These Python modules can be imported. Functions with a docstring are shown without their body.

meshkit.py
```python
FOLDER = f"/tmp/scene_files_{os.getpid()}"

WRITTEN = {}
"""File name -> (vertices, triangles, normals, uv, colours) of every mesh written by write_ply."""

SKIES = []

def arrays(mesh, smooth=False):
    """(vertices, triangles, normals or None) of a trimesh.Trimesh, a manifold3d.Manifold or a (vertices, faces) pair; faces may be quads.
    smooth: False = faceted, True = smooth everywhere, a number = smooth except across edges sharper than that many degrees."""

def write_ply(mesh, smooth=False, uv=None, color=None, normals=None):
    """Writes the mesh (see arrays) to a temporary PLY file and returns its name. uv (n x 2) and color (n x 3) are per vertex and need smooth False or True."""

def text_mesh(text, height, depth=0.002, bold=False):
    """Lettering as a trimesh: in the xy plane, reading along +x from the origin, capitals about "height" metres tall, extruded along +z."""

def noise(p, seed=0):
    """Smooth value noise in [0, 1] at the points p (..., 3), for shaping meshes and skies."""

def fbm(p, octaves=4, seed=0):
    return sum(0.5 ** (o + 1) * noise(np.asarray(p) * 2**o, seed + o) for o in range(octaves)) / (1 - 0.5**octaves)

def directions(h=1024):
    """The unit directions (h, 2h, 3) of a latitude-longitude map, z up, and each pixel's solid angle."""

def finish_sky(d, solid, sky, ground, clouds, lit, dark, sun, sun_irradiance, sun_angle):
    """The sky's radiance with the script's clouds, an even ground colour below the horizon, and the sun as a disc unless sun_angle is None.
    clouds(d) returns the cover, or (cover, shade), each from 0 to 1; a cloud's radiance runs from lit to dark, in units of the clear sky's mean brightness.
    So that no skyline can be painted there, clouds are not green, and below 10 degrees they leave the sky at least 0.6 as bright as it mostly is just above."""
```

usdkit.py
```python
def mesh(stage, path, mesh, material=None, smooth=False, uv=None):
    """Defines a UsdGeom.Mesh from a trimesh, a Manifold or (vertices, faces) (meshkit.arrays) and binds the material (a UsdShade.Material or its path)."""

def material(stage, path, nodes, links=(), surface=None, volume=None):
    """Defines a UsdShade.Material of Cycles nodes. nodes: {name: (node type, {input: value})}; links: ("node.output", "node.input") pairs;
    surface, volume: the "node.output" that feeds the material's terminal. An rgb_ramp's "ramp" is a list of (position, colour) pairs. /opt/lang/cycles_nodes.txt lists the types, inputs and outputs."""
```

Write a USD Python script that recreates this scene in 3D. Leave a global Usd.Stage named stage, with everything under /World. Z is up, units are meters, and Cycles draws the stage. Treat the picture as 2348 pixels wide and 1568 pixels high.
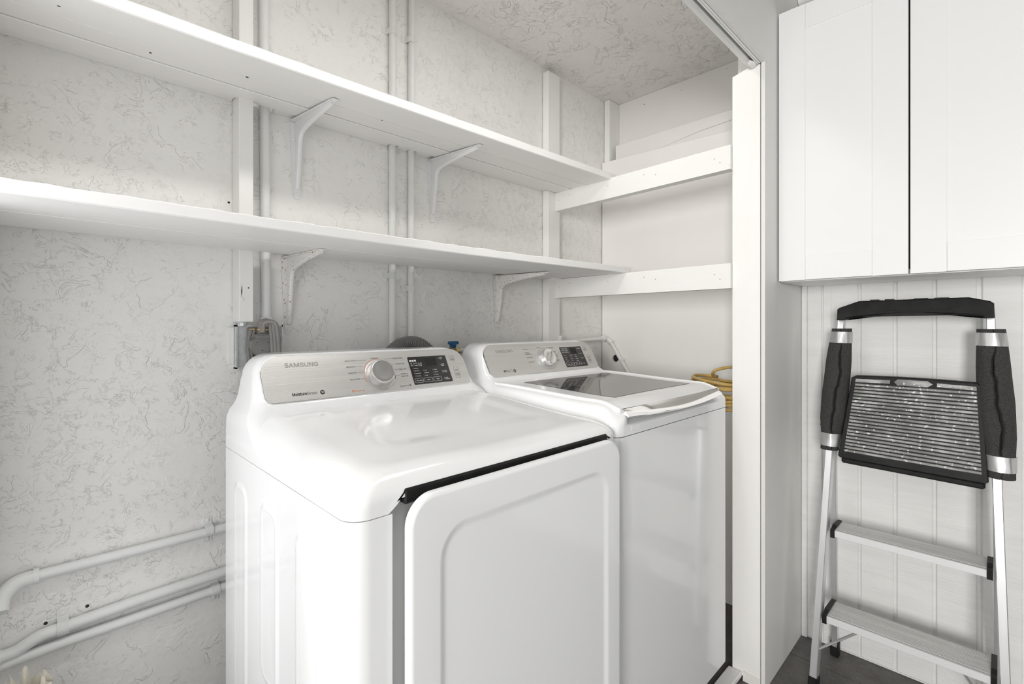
import math, random
import numpy as np
import trimesh
from shapely.geometry import Polygon, box as sbox, Point
from shapely.ops import unary_union
import usdkit, meshkit
from pxr import Usd, UsdGeom, UsdLux, UsdShade, Gf, Sdf, Vt

stage = Usd.Stage.CreateInMemory()
UsdGeom.SetStageUpAxis(stage, UsdGeom.Tokens.z)
UsdGeom.SetStageMetersPerUnit(stage, 1.0)
UsdGeom.Xform.Define(stage, '/World')
UsdGeom.Scope.Define(stage, '/World/Looks')
rng = random.Random(7)

# ------------------------------------------------------------------ camera
YAW, FPX, CX, CY, EYE = 0.777, 1105.0, 1174.0, 746.0, 1.225
cam = UsdGeom.Camera.Define(stage, '/World/Camera')
HA = 36.0
cam.CreateHorizontalApertureAttr(HA)
cam.CreateVerticalApertureAttr(HA * 1568 / 2348)
cam.CreateFocalLengthAttr(HA * FPX / 2348)
cam.CreateVerticalApertureOffsetAttr(-(784 - CY) / 2348 * HA)
cam.CreateClippingRangeAttr(Gf.Vec2f(0.02, 100))
cam.CreateFStopAttr(0.0)
fwd = (math.sin(YAW), math.cos(YAW), 0)
right = (math.cos(YAW), -math.sin(YAW), 0)
cam.AddTransformOp().Set(Gf.Matrix4d(right[0], right[1], 0, 0, 0, 0, 1, 0, -fwd[0], -fwd[1], 0, 0, 0, 0, EYE, 1))
EXPOSURE = 0.16
cam.CreateExposureAttr(EXPOSURE)

# ------------------------------------------------------------------ light: dim sky, daylight from the room's wide opening and the closet's end window, two added closet fill lights
dome = UsdLux.DomeLight.Define(stage, '/World/Sky')
dome.CreateIntensityAttr(0.37)
dome.CreateColorAttr(Gf.Vec3f(0.97, 0.985, 1.0))


def rect_light(name, loc, to, w, h, power, color=(1, 1, 1)):
    l = UsdLux.RectLight.Define(stage, '/World/' + name)
    l.CreateWidthAttr(w); l.CreateHeightAttr(h); l.CreateIntensityAttr(power); l.CreateColorAttr(Gf.Vec3f(*color))
    z = -np.array(to, float); z /= np.linalg.norm(z)
    up = np.array([0, 0, 1.0]) if abs(z[2]) < .9 else np.array([0, 1.0, 0])
    x = np.cross(up, z); x /= np.linalg.norm(x); y = np.cross(z, x)
    l.AddTransformOp().Set(Gf.Matrix4d(*x, 0, *y, 0, *z, 0, *[float(v) for v in loc], 1))
    return l


rect_light('OpeningDaylight', (-3.10, -1.20, 1.50), (1, 0.3, 0), 0.80, 1.20, 36.0, (1.0, 0.985, 0.96))
rect_light('EndWindowDaylight', (-0.085, 0.95, 1.05), (1, 0, 0), 0.50, 1.38, 1.72, (0.985, 0.99, 1.0))
rect_light('AddedStripFill', (0.45, 0.685, 2.125), (0, 0.4, -1), 1.2, 0.08, 13.5, (1.0, 0.98, 0.955))  # added fill behind the header, no fixture; brightens shelf edges and machine tops
rect_light('AddedCeilingFill', (1.22, 0.88, 2.41), (0, 0.1, -1), 0.5, 0.10, 8.0, (1.0, 0.98, 0.955))  # added unseen fill that lifts the right end of the closet

# ------------------------------------------------------------------ materials
MAT = {}


def mat(name, nodes, links, surface='p.BSDF'):
    MAT[name] = usdkit.material(stage, '/World/Looks/' + name, nodes, links, surface=surface)
    return MAT[name]


def plain(name, color, rough=.5, metal=0.0, **kw):
    return mat(name, {'p': ('principled_bsdf', dict(base_color=color, roughness=rough, metallic=metal, **kw))}, [])


def noisy(name, c1, c2, scale, rough=.5, metal=0.0, stretch=(1, 1, 1), bump=0.0, bscale=None, lo=.35, hi=.65, detail=4, bstretch=None, **kw):
    n = {'g': ('geometry', {}), 'm': ('mapping', dict(scale=stretch)), 'n': ('noise_texture', dict(scale=scale, detail=detail, roughness=.55)),
         'r': ('rgb_ramp', {'ramp': [(0, c1), (lo, c1), (hi, c2), (1, c2)]}),
         'p': ('principled_bsdf', dict(roughness=rough, metallic=metal, **kw))}
    l = [('g.position', 'm.vector'), ('m.vector', 'n.vector'), ('n.fac', 'r.fac'), ('r.color', 'p.base_color')]
    if bump:
        n['m2'] = ('mapping', dict(scale=bstretch or stretch)); n['n2'] = ('noise_texture', dict(scale=bscale or scale, detail=3, roughness=.5))
        n['b'] = ('bump', dict(strength=1.0, distance=bump))
        l += [('g.position', 'm2.vector'), ('m2.vector', 'n2.vector'), ('n2.fac', 'b.height'), ('b.normal', 'p.normal')]
    return mat(name, n, l)


def stucco(name, base, grime_shade, s1, s2, dist, rough=.6, grime_shade_fac=.35):
    """skip-trowelled plaster: broken, wandering edges of thin plaster layers (bump) with brownish grime and crevice shade painted into the colour along them"""
    sm = lambda a, b, lo, hi: ('map_range', dict(range_type='smoothstep', from_min=a, from_max=b, to_min=lo, to_max=hi, clamp=True))
    n = {'g': ('geometry', {}),
         'a': ('noise_texture', dict(scale=s1, detail=4.5, roughness=.62, distortion=1.1)), 'b': ('noise_texture', dict(scale=s2, detail=4, roughness=.62, distortion=1.4)),
         'k': ('noise_texture', dict(scale=s1 * 1.3, detail=3, roughness=.6)), 'k2': ('noise_texture', dict(scale=s2 * 1.1, detail=3, roughness=.6)), 'big': ('noise_texture', dict(scale=3.1, detail=2)),
         'f': ('noise_texture', dict(scale=120, detail=4, roughness=.6)), 'fb': sm(.42, .62, .25, 1.0),
         'sa': sm(.488, .512, 0, 1), 'sb': sm(.48, .52, 0, .75), 'sk': sm(.46, .58, 0, 1), 'sk2': sm(.46, .60, 0, 1),
         'ma': ('math', dict(math_type='multiply')), 'mb': ('math', dict(math_type='multiply')), 'mb2': ('math', dict(math_type='multiply')), 'mf': ('math', dict(math_type='multiply', value2=.55)),
         's1': ('math', dict(math_type='add')), 's2': ('math', dict(math_type='add')), 'bp': ('bump', dict(strength=1.0, distance=dist)),
         'da': ('math', dict(math_type='subtract', value2=.5)), 'db': ('math', dict(math_type='absolute')), 'dc': sm(.0, .012, grime_shade_fac, 0), 'dd': ('math', dict(math_type='multiply')),
         'ea': ('math', dict(math_type='subtract', value2=.5)), 'eb': ('math', dict(math_type='absolute')), 'ec': sm(.0, .016, grime_shade_fac * .8, 0), 'ed': ('math', dict(math_type='multiply')), 'ee': ('math', dict(math_type='multiply')), 'mx0': ('math', dict(math_type='maximum')),
         'cl': ('noise_texture', dict(scale=1.7, detail=3)), 'cr': ('rgb_ramp', {'ramp': [(0, [c * .97 for c in base]), (.4, base), (1, [min(1, c * 1.02) for c in base])]}),
         'mx': ('mix_color', dict(blend_type='mix', b=grime_shade)), 'p': ('principled_bsdf', dict(roughness=rough, specular_ior_level=.35))}
    l = [('g.position', x + '.vector') for x in ('a', 'b', 'k', 'k2', 'f', 'cl', 'big')]
    l += [('big.fac', 'fb.value'), ('a.fac', 'sa.value'), ('b.fac', 'sb.value'), ('k.fac', 'sk.value'), ('k2.fac', 'sk2.value'), ('sa.result', 'ma.value1'), ('sk.result', 'ma.value2'),
          ('sb.result', 'mb.value1'), ('sk2.result', 'mb.value2'), ('mb.value', 'mb2.value1'), ('fb.result', 'mb2.value2'), ('f.fac', 'mf.value1'), ('ma.value', 's1.value1'), ('mb2.value', 's1.value2'),
          ('s1.value', 's2.value1'), ('mf.value', 's2.value2'), ('s2.value', 'bp.height'), ('bp.normal', 'p.normal'),
          ('a.fac', 'da.value1'), ('da.value', 'db.value1'), ('db.value', 'dc.value'), ('dc.result', 'dd.value1'), ('sk.result', 'dd.value2'),
          ('b.fac', 'ea.value1'), ('ea.value', 'eb.value1'), ('eb.value', 'ec.value'), ('ec.result', 'ed.value1'), ('sk2.result', 'ed.value2'), ('ed.value', 'ee.value1'), ('fb.result', 'ee.value2'), ('dd.value', 'mx0.value1'), ('ee.value', 'mx0.value2'),
          ('cl.fac', 'cr.fac'), ('cr.color', 'mx.a'), ('mx0.value', 'mx.fac'), ('mx.result', 'p.base_color')]
    return mat(name, n, l)


stucco('stucco_wall', (.885, .875, .85), (.54, .51, .45), 13.0, 38.0, .0011, grime_shade_fac=.20)
stucco('stucco_ceiling', (.90, .88, .85), (.5, .46, .40), 8.0, 20.0, .0036, grime_shade_fac=.03)
noisy('drywall_paint', (.76, .755, .735), (.80, .795, .775), 2.5, .5, bump=.0006, bscale=120)
noisy('wood_paint', (.87, .865, .85), (.89, .885, .87), 6, .42, stretch=(.15, 1, 1), bump=.0007, bscale=60, bstretch=(.06, 1, 1), detail=6)
noisy('wood_paint_upright', (.87, .86, .84), (.89, .88, .86), 6, .45, stretch=(1, 1, .15), bump=.0006, bscale=60, bstretch=(1, 1, .06))
noisy('wood_paint_stained', (.76, .68, .60), (.84, .83, .81), 11, .45, stretch=(1, .5, 1), bump=.0006, bscale=60, bstretch=(1, .06, 1), lo=.26, hi=.36)
noisy('plywood_paint', (.86, .84, .815), (.88, .86, .835), 1.6, .5, bump=.0005, bscale=40, bstretch=(1, .25, 1))
noisy('siding_paint', (.80, .80, .785), (.85, .85, .835), 30, .55, stretch=(1, .12, 1), bump=.0012, bscale=190, bstretch=(1, .035, 1))
noisy('pipe_paint', (.80, .81, .795), (.84, .845, .83), 8, .35, bump=.0003, bscale=60)
noisy('bracket_paint', (.45, .25, .12), (.84, .83, .81), 170, .35, lo=.30, hi=.335, detail=1)
plain('enamel_white', (.88, .885, .89), .16, coat_weight=.35, coat_roughness=.06)
plain('enamel_satin', (.87, .875, .88), .3)
plain('cabinet_white', (.86, .86, .855), .34)
plain('garage_wall', (.26, .255, .24), .8)
plain('black_gap', (.012, .012, .012), .7)
noisy('brushed_steel', (.61, .60, .58), (.68, .67, .65), 50, .40, metal=.55, stretch=(.03, 1, 1), bump=.00012, bscale=700, bstretch=(.01, 1, 1))
plain('steel_ring', (.66, .655, .64), .34, .7)
plain('knob_metal', (.76, .755, .745), .2, .84)
plain('chrome', (.88, .88, .88), .07, 1.0)
plain('display_black', (.03, .03, .03), .18)
plain('print_white', (.78, .78, .76), .5)
plain('print_grey', (.16, .155, .15), .5)
plain('print_light_grey', (.36, .35, .335), .5)
plain('print_black', (.03, .03, .03), .5)
plain('print_orange', (.75, .27, .15), .5)
plain('print_blue', (.38, .55, .66), .5)
noisy('lid_glass', (.035, .033, .03), (.055, .05, .047), 40, .05, ior=2.1, specular_ior_level=.5)
noisy('aluminium', (.72, .725, .73), (.79, .795, .80), 30, .34, metal=.7, stretch=(1, 1, .1))
plain('aluminium_lip', (.86, .86, .865), .35, .25)
noisy('aluminium_tread', (.50, .50, .495), (.62, .62, .61), 60, .45, metal=.55, stretch=(1, .05, 1))
noisy('black_plastic', (.010, .010, .0105), (.017, .017, .017), 30, .5, specular_ior_level=.22)
noisy('foam_black', (.020, .019, .018), (.078, .075, .070), 620, .95, bump=.002, bscale=520, lo=.36, hi=.64, detail=2)
noisy('duct_tape', (.50, .50, .50), (.68, .68, .68), 25, .33, metal=.75, stretch=(1, 1, .2), bump=.0012, bscale=60, bstretch=(1, 1, .15))
noisy('grey_plastic', (.20, .195, .185), (.25, .24, .23), 20, .5)
noisy('grey_cord', (.25, .24, .225), (.30, .285, .27), 20, .5)
plain('brass', (.66, .52, .30), .3, .9)
plain('blue_plastic', (.02, .12, .30), .4)
noisy('yellow_hose', (.50, .33, .10), (.62, .43, .15), 14, .45)
noisy('galvanised', (.62, .64, .64), (.74, .76, .76), 60, .4, metal=.5)
noisy('hose_grey', (.24, .235, .225), (.30, .29, .28), 20, .5)
noisy('cloth_cream', (.70, .66, .55), (.80, .77, .68), 30, .9)
plain('grout', (.42, .41, .39), .8)
plain('caulk', (.86, .85, .83), .5)
noisy('rust_stain', (.30, .13, .06), (.82, .80, .77), 120, .6, lo=.33, hi=.38, detail=3)


def splatter_tread():
    n = {'g': ('geometry', {}), 'n': ('noise_texture', dict(scale=9, detail=5, roughness=.7)), 'v': ('noise_texture', dict(scale=75, detail=3, roughness=.6)),
         'm': ('mapping', dict(scale=(1, .25, 1))), 's': ('noise_texture', dict(scale=60, detail=3)),
         'r1': ('rgb_ramp', {'ramp': [(0, (.10, .10, .098)), (.40, (.17, .17, .167)), (.52, (.27, .27, .265)), (.60, (.44, .44, .43)), (1, (.62, .62, .61))]}),
         'r2': ('rgb_ramp', {'ramp': [(0, (0, 0, 0)), (.605, (0, 0, 0)), (.635, (1, 1, 1)), (1, (1, 1, 1))]}),
         'r3': ('rgb_ramp', {'ramp': [(0, (0, 0, 0)), (.35, (0, 0, 0)), (.7, (1, 1, 1)), (1, (1, 1, 1))]}),
         'ad': ('math', dict(math_type='add')), 'sc': ('math', dict(math_type='multiply', value2=.5)),
         'mx': ('mix_color', dict(b=(.74, .74, .72))), 'p': ('principled_bsdf', dict(roughness=.5))}
    return mat('tread_splattered', n, [('g.position', 'n.vector'), ('g.position', 'v.vector'), ('g.position', 'm.vector'), ('m.vector', 's.vector'),
               ('n.fac', 'ad.value1'), ('s.fac', 'ad.value2'), ('ad.value', 'sc.value1'), ('sc.value', 'r1.fac'), ('v.fac', 'r2.fac'), ('r2.color', 'mx.fac'), ('r1.color', 'mx.a'), ('mx.result', 'p.base_color')])


splatter_tread()


def tile_mat():
    n = {'g': ('geometry', {}), 'n': ('noise_texture', dict(scale=11, detail=6, roughness=.65)), 'v': ('noise_texture', dict(scale=170, detail=3, roughness=.6)),
         'd': ('noise_texture', dict(scale=4.0, detail=3)),
         'r1': ('rgb_ramp', {'ramp': [(0, (.06, .058, .054)), (.4, (.10, .096, .089)), (.7, (.165, .157, .146)), (1, (.22, .21, .195))]}),
         'r2': ('rgb_ramp', {'ramp': [(0, (0, 0, 0)), (.60, (0, 0, 0)), (.68, (1, 1, 1)), (1, (1, 1, 1))]}),
         'rd': ('rgb_ramp', {'ramp': [(0, (.05, .05, .05)), (.45, (.15, .15, .15)), (.65, (.8, .8, .8)), (1, (.9, .9, .9))]}),
         'mu': ('mix_color', dict(blend_type='multiply', fac=1.0)),
         'mx': ('mix_color', dict(b=(.36, .29, .21))), 'b': ('bump', dict(distance=.0015)), 'p': ('principled_bsdf', dict(roughness=.6))}
    return mat('slate_tile', n, [('g.position', 'n.vector'), ('g.position', 'v.vector'), ('g.position', 'd.vector'), ('n.fac', 'r1.fac'), ('v.fac', 'r2.fac'), ('d.fac', 'rd.fac'),
               ('r2.color', 'mu.a'), ('rd.color', 'mu.b'), ('mu.result', 'mx.fac'), ('r1.color', 'mx.a'), ('mx.result', 'p.base_color'), ('n.fac', 'b.height'), ('b.normal', 'p.normal')])


tile_mat()

# ------------------------------------------------------------------ mesh helpers
cat = lambda ms: trimesh.util.concatenate([m for m in ms if m is not None])


def bx(x0, x1, y0, y1, z0, z1, c=0.0):
    """box, with chamfered edges when c > 0"""
    x0, x1 = sorted((x0, x1)); y0, y1 = sorted((y0, y1)); z0, z1 = sorted((z0, z1))
    if c <= 0:
        m = trimesh.creation.box([x1 - x0, y1 - y0, z1 - z0])
        m.apply_translation([(x0 + x1) / 2, (y0 + y1) / 2, (z0 + z1) / 2])
        return m
    c = min(c, .45 * min(x1 - x0, y1 - y0, z1 - z0)); P = []
    for sx, X in ((1, x0), (-1, x1)):
        for sy, Y in ((1, y0), (-1, y1)):
            for sz, Z in ((1, z0), (-1, z1)):
                P += [(X, Y + sy * c, Z + sz * c), (X + sx * c, Y, Z + sz * c), (X + sx * c, Y + sy * c, Z)]
    return trimesh.convex.convex_hull(np.array(P))


def fillet(pts, r, n=6):
    pts = [np.array(p, float) for p in pts]; out = [pts[0]]
    for i in range(1, len(pts) - 1):
        a, b, c = pts[i - 1], pts[i], pts[i + 1]
        u, v = a - b, c - b; lu, lv = np.linalg.norm(u), np.linalg.norm(v)
        d = min(r, .45 * lu, .45 * lv); p, q = b + u / lu * d, b + v / lv * d
        for t in np.linspace(0, 1, n + 1):
            out.append((1 - t) ** 2 * p + 2 * t * (1 - t) * b + t * t * q)
    out.append(pts[-1])
    return np.array(out)


def tube(path, r, seg=14, caps=True):
    P = np.array(path, float); n = len(P); R = np.broadcast_to(np.asarray(r, float), (n,))
    T = np.gradient(P, axis=0); T /= np.linalg.norm(T, axis=1, keepdims=True)
    up = np.array([0, 0, 1.0]) if abs(T[0][2]) < .9 else np.array([1.0, 0, 0])
    N = np.cross(T[0], up); N /= np.linalg.norm(N); V = []
    for i in range(n):
        N = N - T[i] * (N @ T[i]); N /= np.linalg.norm(N); B = np.cross(T[i], N)
        a = np.linspace(0, 2 * np.pi, seg, endpoint=False)
        V.append(P[i] + R[i] * (np.cos(a)[:, None] * N + np.sin(a)[:, None] * B))
    return loft(V, cap0=caps, cap1=caps)


def loft(rings, cap0=True, cap1=True, closed=True):
    m = len(rings[0]); V = np.vstack(rings); F = []
    for k in range(len(rings) - 1):
        a = k * m + np.arange(m); b = k * m + (np.arange(m) + 1) % m
        if not closed:
            a, b = a[:-1], b[:-1]
        F += [np.stack([a, b, b + m], 1), np.stack([a, b + m, a + m], 1)]
    F = np.vstack(F); extra = []
    for on, k, s in ((cap0, 0, -1), (cap1, len(rings) - 1, 1)):
        if on:
            c = len(V); V = np.vstack([V, rings[k].mean(0)])
            i = k * m + np.arange(m); j = k * m + (np.arange(m) + 1) % m
            t = np.stack([np.full(m, c), i, j], 1); extra.append(t if s > 0 else t[:, ::-1])
    F = np.vstack([F] + extra)
    t = trimesh.Trimesh(V, F, process=False)
    try:
        if t.volume < 0:
            t.invert()
    except Exception:
        pass
    return t


def rrect(x0, x1, y0, y1, r, n=8):
    """rounded rectangle outline, counter-clockwise; r a number or four radii (bottom-left, bottom-right, top-right, top-left)"""
    r = [r] * 4 if np.ndim(r) == 0 else r; P = []
    for (cx, cy, a0), q in zip(((x0, y0, math.pi), (x1, y0, -math.pi / 2), (x1, y1, 0), (x0, y1, math.pi / 2)), r):
        sx = 1 if cx == x0 else -1; sy = 1 if cy == y0 else -1
        for t in np.linspace(0, math.pi / 2, n + 1):
            P.append((cx + sx * q + q * math.cos(a0 + t), cy + sy * q + q * math.sin(a0 + t)))
    return np.array(P)


def slab(outline, h, place, chamfer=0.0, steps=3):
    """outline (n,2) extruded h along the normal with rounded front edge, carried into space by place(u, v, w)"""
    c = outline.mean(0); rings = []
    nrm = np.roll(outline, -1, 0) - np.roll(outline, 1, 0); nrm = np.stack([nrm[:, 1], -nrm[:, 0]], 1); nrm /= np.linalg.norm(nrm, axis=1, keepdims=True) + 1e-12
    rings.append((outline, 0.0)); rings.append((outline, h - chamfer))
    if chamfer:
        for a in np.linspace(0, math.pi / 2, steps + 1)[1:]:
            rings.append((outline - nrm * chamfer * (1 - math.cos(a)), h - chamfer + chamfer * math.sin(a)))
    return loft([np.array([place(u, v, w) for u, v in o]) for o, w in rings])


def lathe(profile, axis_o, axis_d, seg=32):
    """profile: (radius, distance along axis) pairs"""
    d = np.array(axis_d, float); d /= np.linalg.norm(d)
    up = np.array([0, 0, 1.0]) if abs(d[2]) < .9 else np.array([1.0, 0, 0])
    a1 = np.cross(d, up); a1 /= np.linalg.norm(a1); a2 = np.cross(d, a1); o = np.array(axis_o, float)
    t = np.linspace(0, 2 * np.pi, seg, endpoint=False)
    return loft([o + d * h + r * (np.cos(t)[:, None] * a1 + np.sin(t)[:, None] * a2) for r, h in profile])


def ext(poly, h, place):
    """shapely polygon extruded by h, carried by place(u, v, w)"""
    ps = getattr(poly, 'geoms', [poly]); out = []
    for p in ps:
        m = trimesh.creation.extrude_polygon(p, h, engine='earcut')
        m.vertices = np.array([place(*v) for v in m.vertices])
        if m.volume < 0:
            m.invert()
        out.append(m)
    return cat(out)


def beam(p, q, w, d, side=(0, 1, 0), c=.002):
    """rectangular bar from p to q; w along side, d along the third direction"""
    p, q = np.array(p, float), np.array(q, float); t = q - p; L = np.linalg.norm(t); t /= L
    s = np.array(side, float); s -= t * (s @ t); s /= np.linalg.norm(s); n = np.cross(t, s)
    m = bx(-w / 2, w / 2, -d / 2, d / 2, 0, L, c)
    m.vertices = p + m.vertices[:, :1] * s + m.vertices[:, 1:2] * n + m.vertices[:, 2:] * t
    if m.volume < 0:
        m.invert()
    return m


# ------------------------------------------------------------------ scene helpers
ORIGIN, taken = {}, {}


def numbered(parent, name):
    k = taken.get((parent, name), 0); taken[(parent, name)] = k + 1
    return f'{parent}/{name}' + (f'_{k:03d}' if k else '')


def tagprim(p, label=None, category=None, group=None, kind=None):
    for k, v in (('label', label), ('category', category), ('group', group), ('kind', kind)):
        if v:
            p.SetCustomDataByKey(k, v)


def thing(name, label=None, category=None, loc=(0, 0, 0), group=None, kind=None):
    path = numbered('/World', name)
    x = UsdGeom.Xform.Define(stage, path); x.AddTranslateOp().Set(Gf.Vec3d(*[float(v) for v in loc]))
    ORIGIN[path] = np.array(loc, float); tagprim(x.GetPrim(), label, category, group, kind)
    return path


def part(parent, name, mesh, m, label=None, smooth=30, kind=None):
    path = numbered(parent, name); o = ORIGIN[parent]
    mesh = mesh.copy(); mesh.vertices = mesh.vertices - o
    p = usdkit.mesh(stage, path, mesh, MAT[m], smooth=smooth); ORIGIN[path] = o
    tagprim(p.GetPrim(), label, None, None, kind)
    return path


def single(name, mesh, m, label, category, smooth=30, group=None, kind=None):
    path = numbered('/World', name)
    p = usdkit.mesh(stage, path, mesh, MAT[m], smooth=smooth); ORIGIN[path] = np.zeros(3)
    tagprim(p.GetPrim(), label, category, group, kind)
    return path


def struct(name, mesh=None, m=None, label=None, category=None, smooth=30):
    if mesh is None:
        return thing(name, label, category, kind='structure')
    return single(name, mesh, m, label, category, smooth, kind='structure')


# ================================================================== THE SETTING
XR, YB, ZC, XL, YN = 2.155, 1.50, 2.428, -3.20, -2.20
fl = struct('floor', bx(XL - .1, 2.40, YN - .1, YB + .1, -.10, -.006), 'grout', 'dark slate tile floor in front of the wooden siding wall', 'floor')
ty = [.56 - .61 * k for k in range(6)]
xs = [XR + .115, 2.008] + [2.008 - .30 * k for k in range(1, 15)]
for i in range(len(xs) - 1):
    off = 0.0 if i != 1 else .0
    for j in range(5):
        y1 = ty[j] + (.10 if j == 0 else 0) - (.25 if i % 2 else 0); y0 = ty[j + 1] - (.25 if i % 2 else 0)
        if j == 0 and i % 2:
            y1 = .66
        if xs[i + 1] < -.5 and j > 1:
            continue
        dz = rng.uniform(-.0006, .0006)
        part(fl, 'tile', bx(xs[i + 1] + .0018, xs[i] - .0018, y0 + .0018, y1 - .0018, -.006, dz, .0012), 'slate_tile', smooth=False)
part(fl, 'closet_slab', bx(-.09, 2.15, .665, YB, -.006, .012), 'slate_tile')

wb = struct('wall_back', bx(XL - .1, 2.40, YB, YB + .1, 0, ZC + .1), 'stucco_wall', 'white textured stucco wall behind the shelves and machines', 'wall')
for k, (x, z, r) in enumerate(((.082, .569, .0035), (.012, .559, .0035), (.070, .535, .0033), (.089, .533, .002), (.071, .495, .0025), (.376, 2.245, .003), (.376, 1.565, .003))):
    part(wb, 'nail_hole', lathe([(r, 0), (r, .0012)], (x, YB + .0004, z), (0, -1, 0), 12), 'black_gap')
struct('ceiling', bx(XL, 2.40, .60, YB + .1, ZC, ZC + .1), 'stucco_ceiling', 'white skip-trowelled plaster ceiling of the laundry closet', 'ceiling')
struct('ceiling', bx(XL, 2.30, YN, .60, 2.62, 2.72), 'garage_wall', 'unpainted ceiling of the room in front of the closet', 'ceiling')

# wall on the right: siding in the room, boards and plywood in the closet
wr = struct('wall_right', bx(2.1612, 2.30, YN, .56, 0, 2.62), 'siding_paint', 'white wall on the right of wooden siding, boards and plywood', 'wall')
part(wr, 'siding_plank', bx(2.150, 2.168, .537, .556, .0, 2.5, .002), 'siding_paint', smooth=False)
edges = [(.537, .4875), (.482, .372), (.364, .269), (.260, .164), (.155, .057), (.045, -.044), (-.053, -.150), (-.159, -.256), (-.265, -.362), (-.371, -.468), (-.477, -.574), (-.583, -.68)]
for a, b in edges:
    part(wr, 'siding_plank', bx(2.155, 2.1622, b, a, .004 + rng.uniform(0, .004), 2.5, .0025), 'siding_paint', smooth=False)
part(wr, 'lap_strip', bx(2.1535, 2.168, .4555, .4815, .004, 2.5, .001), 'siding_paint', smooth=False)
hole = Point(1.413, 1.053).buffer(.0185, 16)
ply = Polygon([(.60, .0), (1.4945, .0), (1.4945, 2.090), (.60, 2.066)]).difference(hole)
part(wr, 'plywood_sheet', ext(ply, .012, lambda u, v, w: (2.145 + w, u, v)), 'plywood_paint', smooth=False)
part(wr, 'hole_back', bx(2.159, 2.19, 1.375, 1.455, 1.01, 1.10), 'black_gap')  # black plate stands in for the unlit depth behind the hole
part(wr, 'board', ext(Polygon([(.60, 2.0), (1.447, 2.0), (1.447, 2.182), (.60, 2.186)]), .055, lambda u, v, w: (2.2 + w, u, v)), 'plywood_paint', smooth=False)
part(wr, 'board', ext(Polygon([(.60, 2.19), (1.4985, 2.186), (1.4985, ZC - .001), (.60, ZC - .001)]), .05, lambda u, v, w: (2.26 + w, u, v)), 'plywood_paint', smooth=False)
for y, z, r in ((1.3118, 2.3803, .0045), (1.1084, 2.3843, .0022), (.8874, 2.4072, .0022), (1.2011, 2.3175, .0015)):
    part(wr, 'wood_knot', lathe([(r, 0), (r * .7, .0005)], (2.2602, y, z), (-1, 0, 0), 9), 'print_light_grey')
part(wr, 'wood_crack', ext(Polygon([(1.20, 2.103), (.98, 2.131), (.80, 2.140), (.62, 2.152), (.62, 2.1535), (.80, 2.1418), (.98, 2.1325)]), .0006, lambda u, v, w: (2.1994 + w, u, v)), 'print_light_grey', smooth=False)
part(wr, 'sheathing', bx(2.262, 2.36, .58, YB, 0, 2.3), 'plywood_paint')

# partition with the closet opening
op = sbox(XL, 0.0, 2.152, 2.62).difference(sbox(-.075, -1, 1.737, 2.110))
wf = struct('wall_front', ext(op, .012, lambda u, v, w: (u, .557 + w, v)), 'drywall_paint', 'smooth white drywall partition around the closet opening', 'wall')
part(wf, 'inner_board', bx(1.78, 2.14, .575, .66, 0, 2.43), 'drywall_paint')
part(wf, 'header_beam', bx(-.09, 2.145, .571, .612, 2.136, 2.43), 'wood_paint')
struct('trim_1', ext(Polygon([(.572, .0), (.628, 0), (.628, .0165), (.6625, .0165), (.6625, 2.094), (.612, 2.106), (.572, 2.106)]), .042, lambda u, v, w: (1.735 + w, u, v)), 'wood_paint_upright', 'white wooden jamb post at the right side of the closet opening', 'jamb', smooth=False)
struct('trim_2', bx(-.074, 1.733, .630, .675, .012, .030, .002), 'wood_paint', 'white wooden sill bar on the closet threshold', 'sill', smooth=False)
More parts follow.
